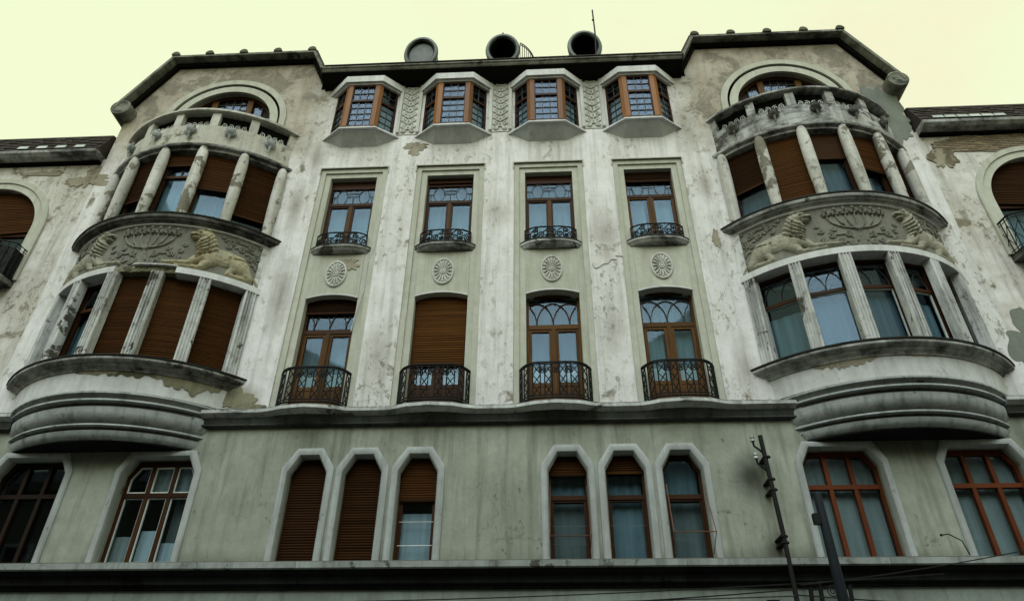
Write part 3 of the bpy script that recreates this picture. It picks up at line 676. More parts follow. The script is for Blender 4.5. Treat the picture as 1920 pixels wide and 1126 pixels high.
LION = [(-2.40, .54, .25, -1.78, .58, .28, .13), (-1.66, .50, .30, -1.50, .84, .27, .19), (-1.54, .86, .29, -1.47, 1.10, .22, .22),
        (-1.42, 1.15, .165, -1.29, 1.15, .13, .25), (-1.23, 1.135, .095, -1.09, 1.115, .065, .23), (-1.25, 1.03, .06, -1.14, 1.005, .045, .20), (-1.50, 1.29, .055, -1.45, 1.31, .045, .22),
        (-2.42, .44, .28, -2.50, .40, .25, .20), (-2.52, .42, .22, -2.76, .14, .11, .18), (-2.76, .10, .09, -2.28, .08, .07, .14), (-2.3, .30, .12, -2.2, .1, .08, .15),
        (-1.46, .46, .17, -1.24, .20, .11, .21), (-1.24, .17, .10, -.60, .11, .065, .18), (-1.66, .34, .16, -1.50, .11, .09, .17), (-1.5, .09, .08, -.92, .05, .055, .15),
        (-2.74, .34, .045, -2.90, .2, .04, .10), (-2.90, .2, .04, -2.99, .05, .06, .11),
        (-1.33, 1.23, .04, -1.22, 1.20, .03, .05, .21), (-1.21, 1.075, .03, -1.07, 1.06, .025, -.13), (-1.31, 1.15, .025, -1.29, 1.15, .025, -.09),
        (-2.20, .30, .035, -2.16, .62, .035, -.05), (-1.98, .32, .03, -1.95, .55, .03, -.03), (-2.28, .62, .03, -2.60, .66, .03, -.08), (-1.36, .36, .03, -1.58, .62, .03, -.10)]
for k_ in range(5):                                    # folds of the mane, hanging in arcs over neck and chest
    o_ = .085*k_; pts_ = [(-1.62-o_*.55, 1.30-o_*1.5), (-1.52-o_*.35, 1.06-o_*1.25), (-1.36-o_*.15, .92-o_*1.15), (-1.24, .86-o_*1.15)]
    for a_, b_ in zip(pts_, pts_[1:]): LION.append((*a_, .04, *b_, .04, .045, -1)); LION.append((a_[0], a_[1]-.055, .022, b_[0], b_[1]-.055, .022, -.045))
MEN = [(0, .58, .085, 0, .60, .085, .12), (0, 0.02, .13, 0, .2, .10, .07), (0, .2, .08, 0, .58, .045, .07), (-.02, .05, .06, -.16, .02, .05, .05), (.02, .05, .06, .16, .02, .05, .05),
       (0, .5, .05, -.11, .2, .045, .05), (0, .5, .05, .11, .2, .045, .05)]
for k in range(7):
    u = -.69+.23*k; cup = 1.13-.05*abs(k-3)/3
    n_ = 9; prev = (0, .60)
    for t in range(1, n_+1):
        q = t/n_; p = (u*math.sin(q*PI/2)**.9, .60+(cup-.60)*(1-cos(q*PI/2)))
        MEN.append((*prev, .032, *p, .032, .075)); prev = p
    MEN += [(u-.05, cup, .055, u+.05, cup, .055, .12), (u-.075, cup+.05, .05, u+.075, cup+.05, .05, .13), (u, cup+.15, .06, u, cup+.19, .04, .12), (u, cup+.02, .035, u, cup+.04, .03, -.07)]
def scrolls(cx):
    mb = MB(); r = random.Random(4)
    def put(u, v, rr, s):
        P = []
        for p in spiral(0, 0, rr, 1.7, r.uniform(0, 6.28), 0, s, 20):
            a = (u+p[0])/3.80; P.append(op(cx, 3.818, a, 12.62+min(1.34, max(.04, v+p[2]))))
        mb.tube(P, .027, 5)
    for s in (-1, 1):
        for (u, v, rr) in ((.30, .42, .10), (.48, .20, .09), (.26, .14, .09), (.70, .42, .10), (.90, .30, .08), (.62, .62, .07), (.92, .58, .08), (2.10, 1.16, .11), (2.40, 1.02, .10), (1.86, 1.28, .06), (2.62, 1.18, .09), (2.05, .98, .07),
                           (2.82, .92, .12), (2.90, .62, .10), (2.66, .80, .08), (2.96, .36, .09), (2.96, 1.16, .08), (2.86, 1.30, .06), (2.45, 1.24, .06), (2.22, 1.30, .05), (1.0, .78, .06), (.85, 1.25, .0)):
            if rr > 0: put(s*u, v, rr, s)
        for (ua, va, ub, vb) in ((2.2, 1.0, 2.9, 1.1), (2.5, .9, 3.0, .75), (1.9, 1.14, 2.5, 1.3), (.2, .3, .7, .55), (.2, .1, .8, .24), (2.7, .62, 3.02, .5), (2.8, .3, 3.02, .2)):
            P = []
            for k in range(9):
                t = k/8; P.append(op(cx, 3.818, s*(ua+(ub-ua)*t)/3.80, 12.62+va+(vb-va)*t+.05*sin(t*6)))
            mb.tube(P, .024, 5)
    return mb

# what each bay shows: shutter bottom (fraction of the height, None for none), slat colour, curtain
LOW = {-1: [(None, 'shutter', 'curtain_d', 0), (None, 'shutter', 'curtain', 0), (0., 'shutter', None, 0), (.01, 'shutter_b', None, .012), (0., 'shutter', None, 0)],
       1: [(None, 'shutter', 'curtain', 0), (None, 'shutter', 'curtain_d', 0), (None, 'shutter', 'curtain_d', 0), (None, 'shutter', 'curtain', 0), (None, 'shutter_c', None, 0)]}
UPP = {-1: [(.05, 'shutter_c', None, 0), (.38, 'shutter_c', 'curtain_w', 0), (.83, 'shutter', 'curtain', 0), (.50, 'shutter', 'curtain', .02), (.24, 'shutter_b', None, .03)],
       1: [(.46, 'shutter', 'curtain_d', .03), (0., 'shutter_b', None, 0), (None, 'shutter_c', 'curtain_d', 0), (.50, 'shutter', 'curtain_d', -.05), (.15, 'shutter_c', None, 0)]}
for s, cx in ((-1, -9.3), (1, 9.3)):
    OR = link('oriel', None, H, (0, 0, 0))
    base = [(-.02, 2.6, 8.99), (1.13, 2.62, 8.99), (1.16, 2.64, 8.97), (1.16, 2.64, 8.93), (1.08, 2.57, 8.90), (1.02, 2.52, 8.83), (1.10, 2.58, 8.815), (1.10, 2.58, 8.775), (.90, 2.44, 8.755), (1.0, 2.50, 8.66), (.98, 2.48, 8.55), (.92, 2.43, 8.42), (.76, 2.30, 8.33), (.76, 2.30, 8.295),
            (.89, 2.39, 8.285), (.89, 2.39, 8.25), (.70, 2.24, 8.235), (.80, 2.31, 8.16), (.77, 2.28, 8.08), (.70, 2.22, 8.01), (.62, 2.16, 7.985), (-.02, 2.15, 7.985)]
    def barc(sg, hw, t):
        if sg < .05: return (cx+hw*t, -sg)
        R_ = (hw*hw+sg*sg)/(2*sg); a_ = math.asin(min(1, hw/R_))*t
        return (cx+R_*sin(a_), R_-sg-R_*cos(a_))
    obj('moulded_base', MB().loft([[(*barc(sg, hw, k/32-1), z) for sg, hw, z in base] for k in range(65)]), 'ringtrim', OR, smooth=True)
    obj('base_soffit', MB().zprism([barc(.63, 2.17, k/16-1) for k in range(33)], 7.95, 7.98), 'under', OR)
    obj('apron', arcsweep(cx, [(3.3, 8.99), (3.765, 8.99), (3.775, 9.2), (3.80, 9.50), (3.3, 9.50)], 56), 'white', OR, smooth=True)
    obj('lower_sill', arcsweep(cx, [(3.2, 9.50), (3.83, 9.50), (3.86, 9.56), (3.94, 9.60), (3.95, 9.64), (4.03, 9.66), (4.07, 9.71), (4.07, 9.77), (4.02, 9.79), (3.2, 9.83)], 64), 'ledge', OR, smooth=True)
    obj('sill_capping', arcsweep(cx, [(3.5, 9.812), (4.03, 9.792), (4.09, 9.775), (4.10, 9.79), (4.10, 9.815), (4.06, 9.835), (3.5, 9.855)], 64), 'cap', OR, smooth=True)
    obj('sill_capping', arcsweep(cx, [(3.5, 14.282), (4.02, 14.252), (4.08, 14.235), (4.09, 14.25), (4.09, 14.275), (4.05, 14.295), (3.5, 14.32)], 64), 'cap', OR, smooth=True)
    lint = [(3.2, 12.40), (3.92, 12.40), (3.92, 12.585), (3.86, 12.61), (3.2, 12.61)]
    if s > 0: obj('lintel', arcsweep(cx, lint, 60), 'white', OR, smooth=True)
    else:
        obj('lintel', arcsweep(cx, lint, 20, a1=-.145), 'white', OR, smooth=True); obj('lintel', arcsweep(cx, lint, 24, a0=.265), 'white', OR, smooth=True)
        obj('broken_lintel', arcsweep(cx, [(3.2, 12.43), (3.82, 12.43), (3.84, 12.52), (3.81, 12.61), (3.2, 12.61)], 34, a0=-.145, a1=.265, jag=.022), 'patch_olive', OR, label='crumbling stretch of lintel with the white facing gone')
        obj('lintel_edge', arcsweep(cx, [(3.8, 12.585), (3.93, 12.59), (3.93, 12.62), (3.8, 12.62)], 20, a0=-.02, a1=.27, jag=.008), 'white', OR)
    obj('frieze_panel', arcsweep(cx, [(3.2, 12.61), (3.805, 12.61), (3.805, 14.03), (3.2, 14.03)], 60), 'relief', OR, smooth=True)
    obj('frieze_bead', arcsweep(cx, [(3.7, 13.985), (3.85, 13.985), (3.87, 14.0), (3.87, 14.03), (3.7, 14.03)], 60), 'white', OR, smooth=True)
    for q in (-1, 1):
        a_, b_ = sorted((q*.765, q*.80)); obj('frieze_border', arcsweep(cx, [(3.7, 12.61), (3.84, 12.61), (3.84, 13.985), (3.7, 13.985)], 3, a0=a_, a1=b_), 'white', OR)
    obj('relief_scrolls', scrolls(cx), 'relief', OR, smooth=True, kind='stuff')
    for q in (1, -1):
        lm = 'ochre' if (s < 0 and q < 0) else 'lion'
        obj('relief_lion', relief(cx, LION, -3.05, -.5, .0, 1.4, flip=q), lm, OR, smooth=True, label='ochre-stained stone lion in relief beside the candelabrum' if lm == 'ochre' else 'stone lion lying in relief beside the candelabrum')
    obj('relief_menorah', relief(cx, MEN, -.95, .95, 0, 1.42, .016), 'relief', OR, smooth=True, label='seven-branched candelabrum in stone relief')
    obj('upper_sill', arcsweep(cx, [(3.2, 14.03), (3.88, 14.03), (3.90, 14.07), (3.97, 14.09), (3.98, 14.12), (4.04, 14.14), (4.06, 14.18), (4.06, 14.23), (4.02, 14.25), (3.2, 14.30)], 64), 'ledge_black' if s < 0 else 'ledge', OR, smooth=True)
    obj('balcony_ledge', arcsweep(cx, [(3.2, 16.96), (3.80, 16.96), (3.80, 17.05), (3.90, 17.07), (3.92, 17.10), (3.92, 17.16), (3.84, 17.19), (3.2, 17.19)], 60), 'ledge', OR, smooth=True)
    pm = 'parapet_l' if s < 0 else 'parapet_r'
    obj('balcony_parapet', arcsweep(cx, [(3.60, 17.19), (3.80, 17.19), (3.79, 17.6), (3.80, 18.06), (3.60, 18.06)], 56), pm, OR, smooth=True)
    obj('balcony_rail', arcsweep(cx, [(3.58, 18.62), (3.86, 18.62), (3.90, 18.65), (3.90, 18.71), (3.86, 18.74), (3.86, 18.77), (3.58, 18.79)], 60), 'ledge' if s > 0 else 'parapet_l', OR, smooth=True)
    fl = [op(cx, 3.3, -amax(3.3, .3)+2*amax(3.3, .3)*k/20, 0)[:2] for k in range(21)]
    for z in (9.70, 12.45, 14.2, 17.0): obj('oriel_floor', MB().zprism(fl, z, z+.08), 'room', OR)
    colm = mesh('pilaster', fluted(.30, .24, 2.60), 'flute'); ccm = mesh('column', MB().lathe(cig, n=18), 'column', True)
    for a in COLA:
        link('pilaster', colm, OR, op(cx, 3.80, a, 9.81), a); link('column', ccm, OR, op(cx, 3.80, a, 14.24), a+random.uniform(0, 6))
        e_ = abs(a) > .7
        obj('parapet_post', MB().box(-.125, .125, -.09, .09, 0, .57), pm, OR, op(cx, 3.71, a*(1.02 if e_ else 1), 18.055), a)
    for k, a in enumerate(BAYA):
        # grotesque bowl ornaments on the parapet
        mk = MB(); mk.lathe([(.01, -.16), (.07, -.14), (.125, -.07), (.15, .01), (.15, .05), (.12, .07), (.01, .06)], n=14)
        for dx in (-.10, 0, .10): mk.ball((dx, -.09+abs(dx)*.3, .10), .048, .048, .062)
        mk.tube([(0, -.06, -.14), (0, -.05, -.24), (0, -.02, -.36)], .045, 8, .015)
        mk.tube([(.16*cos(t), -.02, .02+.14*sin(t)) for t in [PI*(1.05+.9*j/8) for j in range(9)]], .03, 6)
        obj('parapet_ornament', mk, 'ringtrim' if s < 0 else 'ledge_black', OR, op(cx, 3.84, a, 17.80), a, smooth=True)
        sg = MB()
        for dx in (-.30, -.1, .12, .31): sg.tube([(p[0], 0, p[2]) for p in spiral(dx, .13, .10, 1.4, 1.2, 0, 1 if dx > 0 else -1, 16)], .014, 5)
        sg.tube([(-.42, 0, .02), (.42, 0, .02)], .012, 5)
        obj('parapet_scroll', sg, 'sash', OR, op(cx, 3.69, a, 18.06), a); obj('parapet_shade_sheet', MB().box(-.50, .50, 0, .015, 0, .58), 'eave_dark', OR, op(cx, 3.62, a, 18.05), a)  # dark sheet added behind each opening so its depth looks shaded
        for lv, z0, hh, cfg in ((0, 9.83, 2.56, LOW[s][k]), (1, 14.28, 2.66, UPP[s][k])):
            f = MB(); hw = .525; tz = hh*.66
            rframe(f, -hw, hw, 0, hh, .085, -.05, .05); f.box(-hw+.06, hw-.06, -.065, .05, tz, tz+.09)
            r_ = 3.50
            wn = obj('oriel_window', f, 'wood_dark', H, op(cx, r_, a, z0), a)
            pane(wn, rect(-hw+.08, hw-.08, .08, tz), 0); pane(wn, rect(-hw+.08, hw-.08, tz+.09, hh-.08), 0)
            obj('sash', rframe(MB(), -hw+.086, hw-.086, .085, tz-.004, .02, -.03, .02), 'sash' if (lv == 0 and s > 0) else 'wood_dark', wn)
            tr = MB(); zb = tz+.09
            for c_ in (-.42, 0., .42):
                P = [(c_+.42*cos(t), zb+.62*sin(t)) for t in [PI*j/18 for j in range(19)]]; P = [(x, z) for x, z in P if abs(x) <= hw-.08]
                if len(P) > 2: tr.tube([(x, -.012, z) for x, z in P], .013, 5)
            obj('tracery', tr, 'lead', wn)
            b, sm, cu, tl = cfg
            if cu: curtain(wn, -hw+.05, hw-.05, .03, tz*random.uniform(.86, 1.) if lv == 0 else hh, .16, cu)
            if b is not None: shutter(wn, -hw+.03, hw-.03, max(.05, hh*b), hh-.02, -.11, sm, tl)
            elif lv == 1: obj('shutter_box', MB().box(-hw+.04, hw-.04, -.10, -.06, hh*.62, hh-.03), 'shutter_c', wn)

# ------------------------------------------------------------------ gables, eaves, roofs
for s in (-1, 1):
    # arched balcony window of the gable
    GW = link('gable_window', None, H, (s*GA, 0, 0))
    def arcband(r0, r1, y0, y1, z0=17.3): return MB().frame([(-r1, z0)]+[(-x, z) for x, z in arcpts(0, GAZ, r1, 0, PI, 36)]+[(r1, z0)], [(-r0, z0)]+[(-x, z) for x, z in arcpts(0, GAZ, r0, 0, PI, 36)]+[(r0, z0)], y0, y1, False)
    obj('archivolt', arcband(1.58, 1.84, -.03, .06), 'green', GW, smooth=True); obj('archivolt', arcband(1.845, 1.92, .0, .04), 'green', GW); obj('archivolt', arcband(1.925, 2.13, -.07, .02), 'green', GW, smooth=True)
    y = .28; obj('window_frame', arcband(1.48, 1.63, y-.05, y+.06), 'wood_dark', GW)
    for x in (-.62, .62): obj('mullion', MB().box(x-.10, x+.10, y-.08, y+.05, 17.3, GAZ+1.36), 'wood', GW)
    obj('transom', MB().box(-1.5, 1.5, y-.06, y+.05, GAZ-.12, GAZ+.02), 'wood_dark', GW)
    lz = lambda x: GAZ+math.sqrt(max(0, 1.49**2-x*x))
    cm = MB()
    for (a, b, nc) in ((-1.40, -.72, 2), (-.52, .52, 4), (.72, 1.40, 2)):
        for c in range(nc):
            x0, x1 = a+(b-a)*c/nc, a+(b-a)*(c+1)/nc
            for r_ in range(5):
                z0 = GAZ+.03+r_*.3; z1 = min(z0+.3, lz(max(abs(x0), abs(x1))))
                if z1 > z0+.05: tiltpane(GW, x0, x1, z0, z1, y, 'glass_lead', .01)
            if c: cm.box(x0-.012, x0+.012, y-.02, y+.02, GAZ, lz(x0))
        for r_ in range(1, 5):
            z = GAZ+.03+r_*.3
            if z < lz(max(abs(a), abs(b))): cm.box(a, b, y-.022, y+.022, z-.012, z+.012)
        pane(GW, rect(a, b, 17.4, GAZ-.12), y)
    obj('came', cm, 'lead', GW)
    # coping of the gable
    path = [(s*12.80, 19.92), (s*11.52, 22.47), (s*6.58, 22.47), (s*5.95, 21.05)]
    def beam(name, off0, off1, y0, y1, mat):
        nrm = []
        for k in range(4):
            ds = []
            for a, b in ((k-1, k), (k, k+1)):
                if a >= 0 and b < 4:
                    dx, dz = path[b][0]-path[a][0], path[b][1]-path[a][1]; l = math.hypot(dx, dz); n_ = (-dz/l*-s, dx/l*-s); ds.append(n_)
            if len(ds) == 2:
                m = (ds[0][0]+ds[1][0], ds[0][1]+ds[1][1]); l = m[0]*ds[0][0]+m[1]*ds[0][1]; nrm.append((m[0]/l, m[1]/l))
            else: nrm.append(ds[0])
        sec = lambda k, o: (path[k][0]+nrm[k][0]*o, path[k][1]+nrm[k][1]*o)
        for k in range(3):
            p0, p1, p2, p3 = sec(k, off0), sec(k+1, off0), sec(k+1, off1), sec(k, off1)
            obj(name, MB().prism([p0, p1, p2, p3], y0, y1), mat, H)
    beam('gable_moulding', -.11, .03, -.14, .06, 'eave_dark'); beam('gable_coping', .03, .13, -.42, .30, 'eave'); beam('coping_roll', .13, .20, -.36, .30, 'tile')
    for k in range(5):
        x = s*(6.62+k*1.22); r_ = .165
        mb = MB().loft([[(x+r_*.9*cos(t), yy, 22.60+r_*sin(t)) for t in [PI*j/10 for j in range(11)]] for yy in (-.46, -.30, .3)])
        obj('ridge_tile', mb, 'moss_tile', H, smooth=True)
    kn = MB(); kx, kz = s*12.62, 19.93
    kn.loft([[(kx+r_*cos(2*PI*j/24), yy, kz+r_*sin(2*PI*j/24)) for j in range(24)] for r_, yy in ((.24, -.40), (.28, -.43), (.33, -.42), (.34, -.35), (.34, .35))])
    obj('kneeler_scroll', kn, 'eave', H, smooth=True)
    # gable roof
    obj('gable_roof', MB().prism([(s*12.70, 20.10), (s*11.48, 22.56), (s*6.60, 22.56), (s*6.0, 21.2), (s*6.0, 19.5), (s*12.6, 19.5)], .33, 8), 'tile', H)
    # wing eaves and roof
    x0, x1 = sorted((s*12.72, s*24))
    obj('wing_gutter', MB().xprism([(.05, 17.74), (-.34, 17.76), (-.44, 17.84), (-.46, 17.93), (-.43, 17.97), (.1, 17.99)], x0, x1), 'ledge', H)
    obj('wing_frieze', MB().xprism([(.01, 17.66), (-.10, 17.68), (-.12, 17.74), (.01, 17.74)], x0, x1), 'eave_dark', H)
    rf = obj('wing_roof', MB().xprism([(-.40, 17.985), (-.02, 18.98), (4, 20.3), (9, 18.2), (.1, 18.0)], x0, x1), 'tile', H)
    tl = MB()
    for r_ in range(7):
        z = 18.02+r_*.135; y = -.40+(z-17.985)*.38; n = 60
        for k in range(n):
            xa = s*(12.75+k*.19+(.09 if r_ % 2 else 0)); j = random.uniform(-.012, .012)
            xb = xa+s*.18; lo, hi = sorted((xa, xb))
            tl.loft([[(lo, y-.035+j, z), (hi, y-.035+j, z), (hi, y+.065, z+.17), (lo, y+.065, z+.17)], [(lo, y+.0, z), (hi, y+.0, z), (hi, y+.09, z+.16), (lo, y+.09, z+.16)]])
    obj('roof_tiles', tl, 'tile', rf, kind='stuff')
    # pale sheet-metal flashing held by straps above the gutter
    for k in range(6 if s > 0 else 4):
        xa = 13.05+k*.36 if s > 0 else -13.15-k*.62
        fl_ = MB().loft([[(xa, -.47, 18.0), (xa+s*.32, -.47, 18.0), (xa+s*.32, -.44, 18.02), (xa, -.44, 18.02)], [(xa+s*.06, -.36, 18.22), (xa+s*.37, -.36, 18.22), (xa+s*.37, -.33, 18.22), (xa+s*.06, -.33, 18.22)]])
        obj('flashing_sheet', fl_, 'zinc', rf)
    # wing window with round head
    WW = link('wing_window', None, H, (s*15.6, 0, 0))
    def wband(r0, r1, y0, y1): return MB().frame([(-r1, 13.1)]+[(-x, z) for x, z in arcpts(0, 15.05, r1, 0, PI, 32)]+[(r1, 13.1)], [(-r0, 13.1)]+[(-x, z) for x, z in arcpts(0, 15.05, r0, 0, PI, 32)]+[(r0, 13.1)], y0, y1, False)
    obj('archivolt', wband(1.66, 1.88, -.02, .08), 'green', WW, smooth=True); obj('archivolt', wband(1.885, 2.06, -.06, .03), 'green', WW, smooth=True)
    y = .30; obj('window_frame', wband(1.56, 1.71, y-.05, y+.05), 'wood_dark', WW)
    for x in (-.55, .55): obj('mullion', MB().box(x-.06, x+.06, y-.07, y+.05, 13.1, 16.45), 'wood', WW)
    obj('transom', MB().box(-1.58, 1.58, y-.06, y+.05, 14.95, 15.05), 'wood_dark', WW)
    for (a, b) in ((-1.55, -.61), (-.49, .49), (.61, 1.55)):
        pane(WW, rect(a, b, 13.15, 14.95), y); curtain(WW, a, b, 13.1, 14.95, y+.2, 'curtain_g' if s < 0 else 'curtain')
    shutter(WW, -1.62, 1.62, 15.0, 16.68, y-.10, 'shutter' if s < 0 else 'shutter_c', -.12*s, .07)
    # its iron balcony
    WB = link('wing_balcony', None, H, (s*15.6, 0, 0))
    obj('slab', MB().zprism([(-2.0, .02), (-1.95, -.45), (-1.6, -.62), (1.6, -.62), (1.95, -.45), (2.0, .02)], 12.86, 13.02), 'ledge_black', WB)
    obj('console', MB().zprism([(-1.7, .02), (-1.6, -.3), (1.6, -.3), (1.7, .02)], 12.55, 12.86), 'ledge_black', WB)
    pl = [(-1.98, 0), (-1.93, -.42), (-1.6, -.58), (-.8, -.66), (0, -.68), (.8, -.66), (1.6, -.58), (1.93, -.42), (1.98, 0)]
    rl = MB()
    for z, r_ in ((13.05, .02), (13.14, .012), (14.12, .028), (14.02, .012)): rl.tube([(*p, z) for p in pl], r_)
    obj('handrail', rl, 'iron', WB)
    if s < 0: obj('sheet_panel', MB().loft([[(x*.985, y*.95, 13.06), (x*.985, y*.95, 13.98), (x*.975, y*.92, 13.98), (x*.975, y*.92, 13.06)] for x, y in pl]), 'iron', WB)
    seg = []
    for k in range(len(pl)-1):
        n = max(2, int(math.hypot(pl[k+1][0]-pl[k][0], pl[k+1][1]-pl[k][1])/.13))
        seg += [(pl[k][0]+(pl[k+1][0]-pl[k][0])*j/n, pl[k][1]+(pl[k+1][1]-pl[k][1])*j/n) for j in range(n)]
    bm_ = mesh('bar', MB().tube([(0, 0, 13.05), (0, 0, 14.12)], .016, 5), 'iron')
    for p in seg: link('bar', bm_, WB, (*p, 0))
    la = MB()
    for k in range(0, len(seg)-2, 2): la.tube([(*seg[k], 13.2), (*seg[k+1], 13.55), (*seg[k+2], 13.9)], .012, 4); la.tube([(*seg[k], 13.9), (*seg[k+1], 13.55), (*seg[k+2], 13.2)], .012, 4)
    obj('lattice', la, 'iron', WB, kind='stuff')

# central eave and roof
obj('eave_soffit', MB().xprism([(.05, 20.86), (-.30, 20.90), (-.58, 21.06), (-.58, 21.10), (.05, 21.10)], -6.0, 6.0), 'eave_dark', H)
obj('eave_fascia', MB().xprism([(-.52, 21.10), (-.60, 21.09), (-.63, 21.13), (-.60, 21.17), (-.62, 21.22), (-.66, 21.25), (-.66, 21.30), (-.60, 21.33), (-.52, 21.33)], -5.98, 5.98), 'eave', H)
RC = obj('central_roof', MB().xprism([(-.64, 21.335), (5, 26.0), (9, 22), (9, 20), (.0, 20.98), (-.5, 21.11)], -6.05, 6.05), 'tile', H)
for k in range(38):
    x = -5.9+k*.312; z = random.uniform(.0, .02); obj('eave_tile', MB().box(x, x+.309, -.68+z*.5, -.40, 21.345+z*.3, 21.375+z*.7), 'tile', RC)
def dormer(x, cover):
    D = link('round_dormer', None, H, (x, 0, 0)); zc = 23.30; y0 = .35; E_ = 1.48
    def ring(r, y, n=32): return [(r*cos(2*PI*k/n), y, zc+r*E_*sin(2*PI*k/n)) for k in range(n)]
    obj('barrel', MB().loft([ring(.46, y0+.02), ring(.47, y0-.02), ring(.51, y0-.06), ring(.59, y0-.04), ring(.625, y0+.03), ring(.61, y0+.12), ring(.57, y0+.16), ring(.56, 3.4)], caps=False), 'copper', D, smooth=True)
    obj('throat', MB().loft([ring(.46, y0+.02), ring(.43, y0+.2), ring(.42, 1.6)], caps=False).add(ring(.45, 1.6), [tuple(range(32))]), 'eave_dark', D, smooth=True)
    if cover:
        obj('sheet_cover', MB().loft([ring(.45, y0+.09), [(p[0], p[1]+random.uniform(-.03, .03), p[2]) for p in ring(.30, y0+.10)], ring(.02, y0+.12)]), 'cover', D, smooth=True)
    if x == 0: obj('finial', MB().lathe([(.05, 0), (.03, .05), (.01, .14)], (0, y0, zc+.60*E_), 8), 'copper', D)
dormer(-2.97, True); dormer(0., False); dormer(2.95, False)
rg = MB(); pa = [(.62+.55*sin(t), .5+.3*t, 23.45-.25*0+.40*cos(t)-.4*(t/1.5)**2) for t in [1.5*k/10 for k in range(11)]]
for dz in (0, -.10): rg.tube([(p[0], p[1], p[2]+dz) for p in pa], .018, 5)
RG = obj('roof_railing', rg, 'iron', H)
for k, p in enumerate(pa): obj('bar', MB().tube([p, (p[0], p[1], 22.5)], .014, 5), 'iron', RG)
for k, (x, h) in enumerate(((-4.2, .10), (-1.75, .07), (-1.45, .09), (1.3, .06), (1.75, .08), (4.6, .08), (5.2, .10), (-5.3, .07))): obj('slipped_tile', MB().add([(x, -.62, 21.36), (x+.24, -.62, 21.36), (x+.24, -.30, 21.40), (x, -.30, 21.40), (x+.02, -.60, 21.40+h*.5), (x+.23, -.60, 21.40+h), (x+.23, -.30, 21.44+h), (x, -.30, 21.44+h*.6)], [(0, 3, 2, 1), (4, 5, 6, 7), (0, 1, 5, 4), (1, 2, 6, 5), (2, 3, 7, 6), (3, 0, 4, 7)]), 'moss_tile', RC)
an = MB().tube([(3.30, .3, 22.2), (3.36, .3, 24.0), (3.345, .3, 25.4)], .028, 6).ball((3.33, .28, 24.75), .045)
tag(obj('antenna_mast', an, 'iron'), 'thin black metal rod standing up beside the rightmost round dormer', 'antenna')

# ------------------------------------------------------------------ missing plaster, repairs, stains
PN = [0]
def patch(poly, mat, y=-.003, t=.006):
    PN[0] += 1; y -= .0012*PN[0]
    obj('bare_patch', MB().prism(poly, y-t, y+.01), mat, H)
patch(blob(-2.72, 18.0, .34, .20, 3), 'patch_brown'); patch(blob(-2.65, 17.80, .18, .16, 5), 'patch_brown')
patch(blob(13.12, 10.55, .62, .95, 11), 'patch_grey', .006); patch(blob(14.2, 10.1, .9, .9, 12), 'patch_grey', .004)
patch(blob(12.0, 18.9, .55, 1.0, 21), 'patch_grey'); patch(blob(12.2, 17.9, .36, .5, 22), 'patch_grey', -.005)
patch(blob(-6.35, 9.25, .42, .28, 31), 'patch_olive'); patch(blob(-6.0, 9.05, .35, .10, 32), 'patch_olive', -.004)
patch(blob(6.05, 14.0, .10, .30, 33), 'patch_brown'); patch(blob(1.0*3.0, 13.6, .35, .28, 35, rough=.5), 'wing')
patch(blob(-5.0+.9, 13.45, .27, .16, 37, rough=.5), 'patch_brown', .064)
patch(blob(-12.9, 17.0, .55, .28, 41, rough=.45), 'patch_brown', .01); patch(blob(-14.3, 16.95+.4, .5, .12, 42, rough=.45), 'patch_brown', .01); patch(blob(13.1, 16.75, .36, .5, 43, rough=.3), 'patch_brown', .01)
def apatch(cx, a0, a1, z, h, seed, mat, r=3.81):
    rr = random.Random(seed); n = 26; top = []; bot = []
    for k in range(n+1):
        a = a0+(a1-a0)*k/n; e = abs(sin(PI*k/n))**.5
        top.append((a, z)); bot.append((a, z-max(.02, h*e*rr.uniform(.4, 1.))))
    vs = [op(cx, r, *p) for p in top]+[op(cx, r-.008, *p) for p in bot]
    obj('bare_patch', MB().add(vs, [(k, k+1, n+2+k, n+1+k) for k in range(n)]), mat, H)
apatch(-9.3, -.15, .45, 9.50, .16, 1, 'patch_olive'); apatch(-9.3, .35, .75, 9.50, .38, 2, 'patch_olive'); apatch(9.3, -.52, -.15, 9.50, .20, 3, 'patch_brown'); apatch(9.3, .0, .2, 9.5, .05, 4, 'patch_brown')
# bricks laid bare under the right-hand wing eave
bp = blob(15.0, 17.36, 2.15, .34, 61, 90, .14); obj('mortar_bed', MB().prism(bp, -.006, .02), 'mortar', H)
bmsh = [mesh('brick', MB().box(0, .235, 0, .03, 0, .058), 'brick')]
def inside(x, z):
    c = False; n = len(bp)
    for i in range(n):
        (x1, z1), (x2, z2) = bp[i], bp[i-1]
        if (z1 > z) != (z2 > z) and x < (x2-x1)*(z-z1)/(z2-z1)+x1: c = not c
    return c
cnt = 0
for r_ in range(9):
    for k in range(20):
        x = 12.7+k*.25+(.125 if r_ % 2 else 0); z = 17.02+r_*.076
        if inside(x+.12, z+.03) and cnt < 290: link('brick', bmsh[0], H, (x, -.014-random.uniform(0, .012), z)); cnt += 1

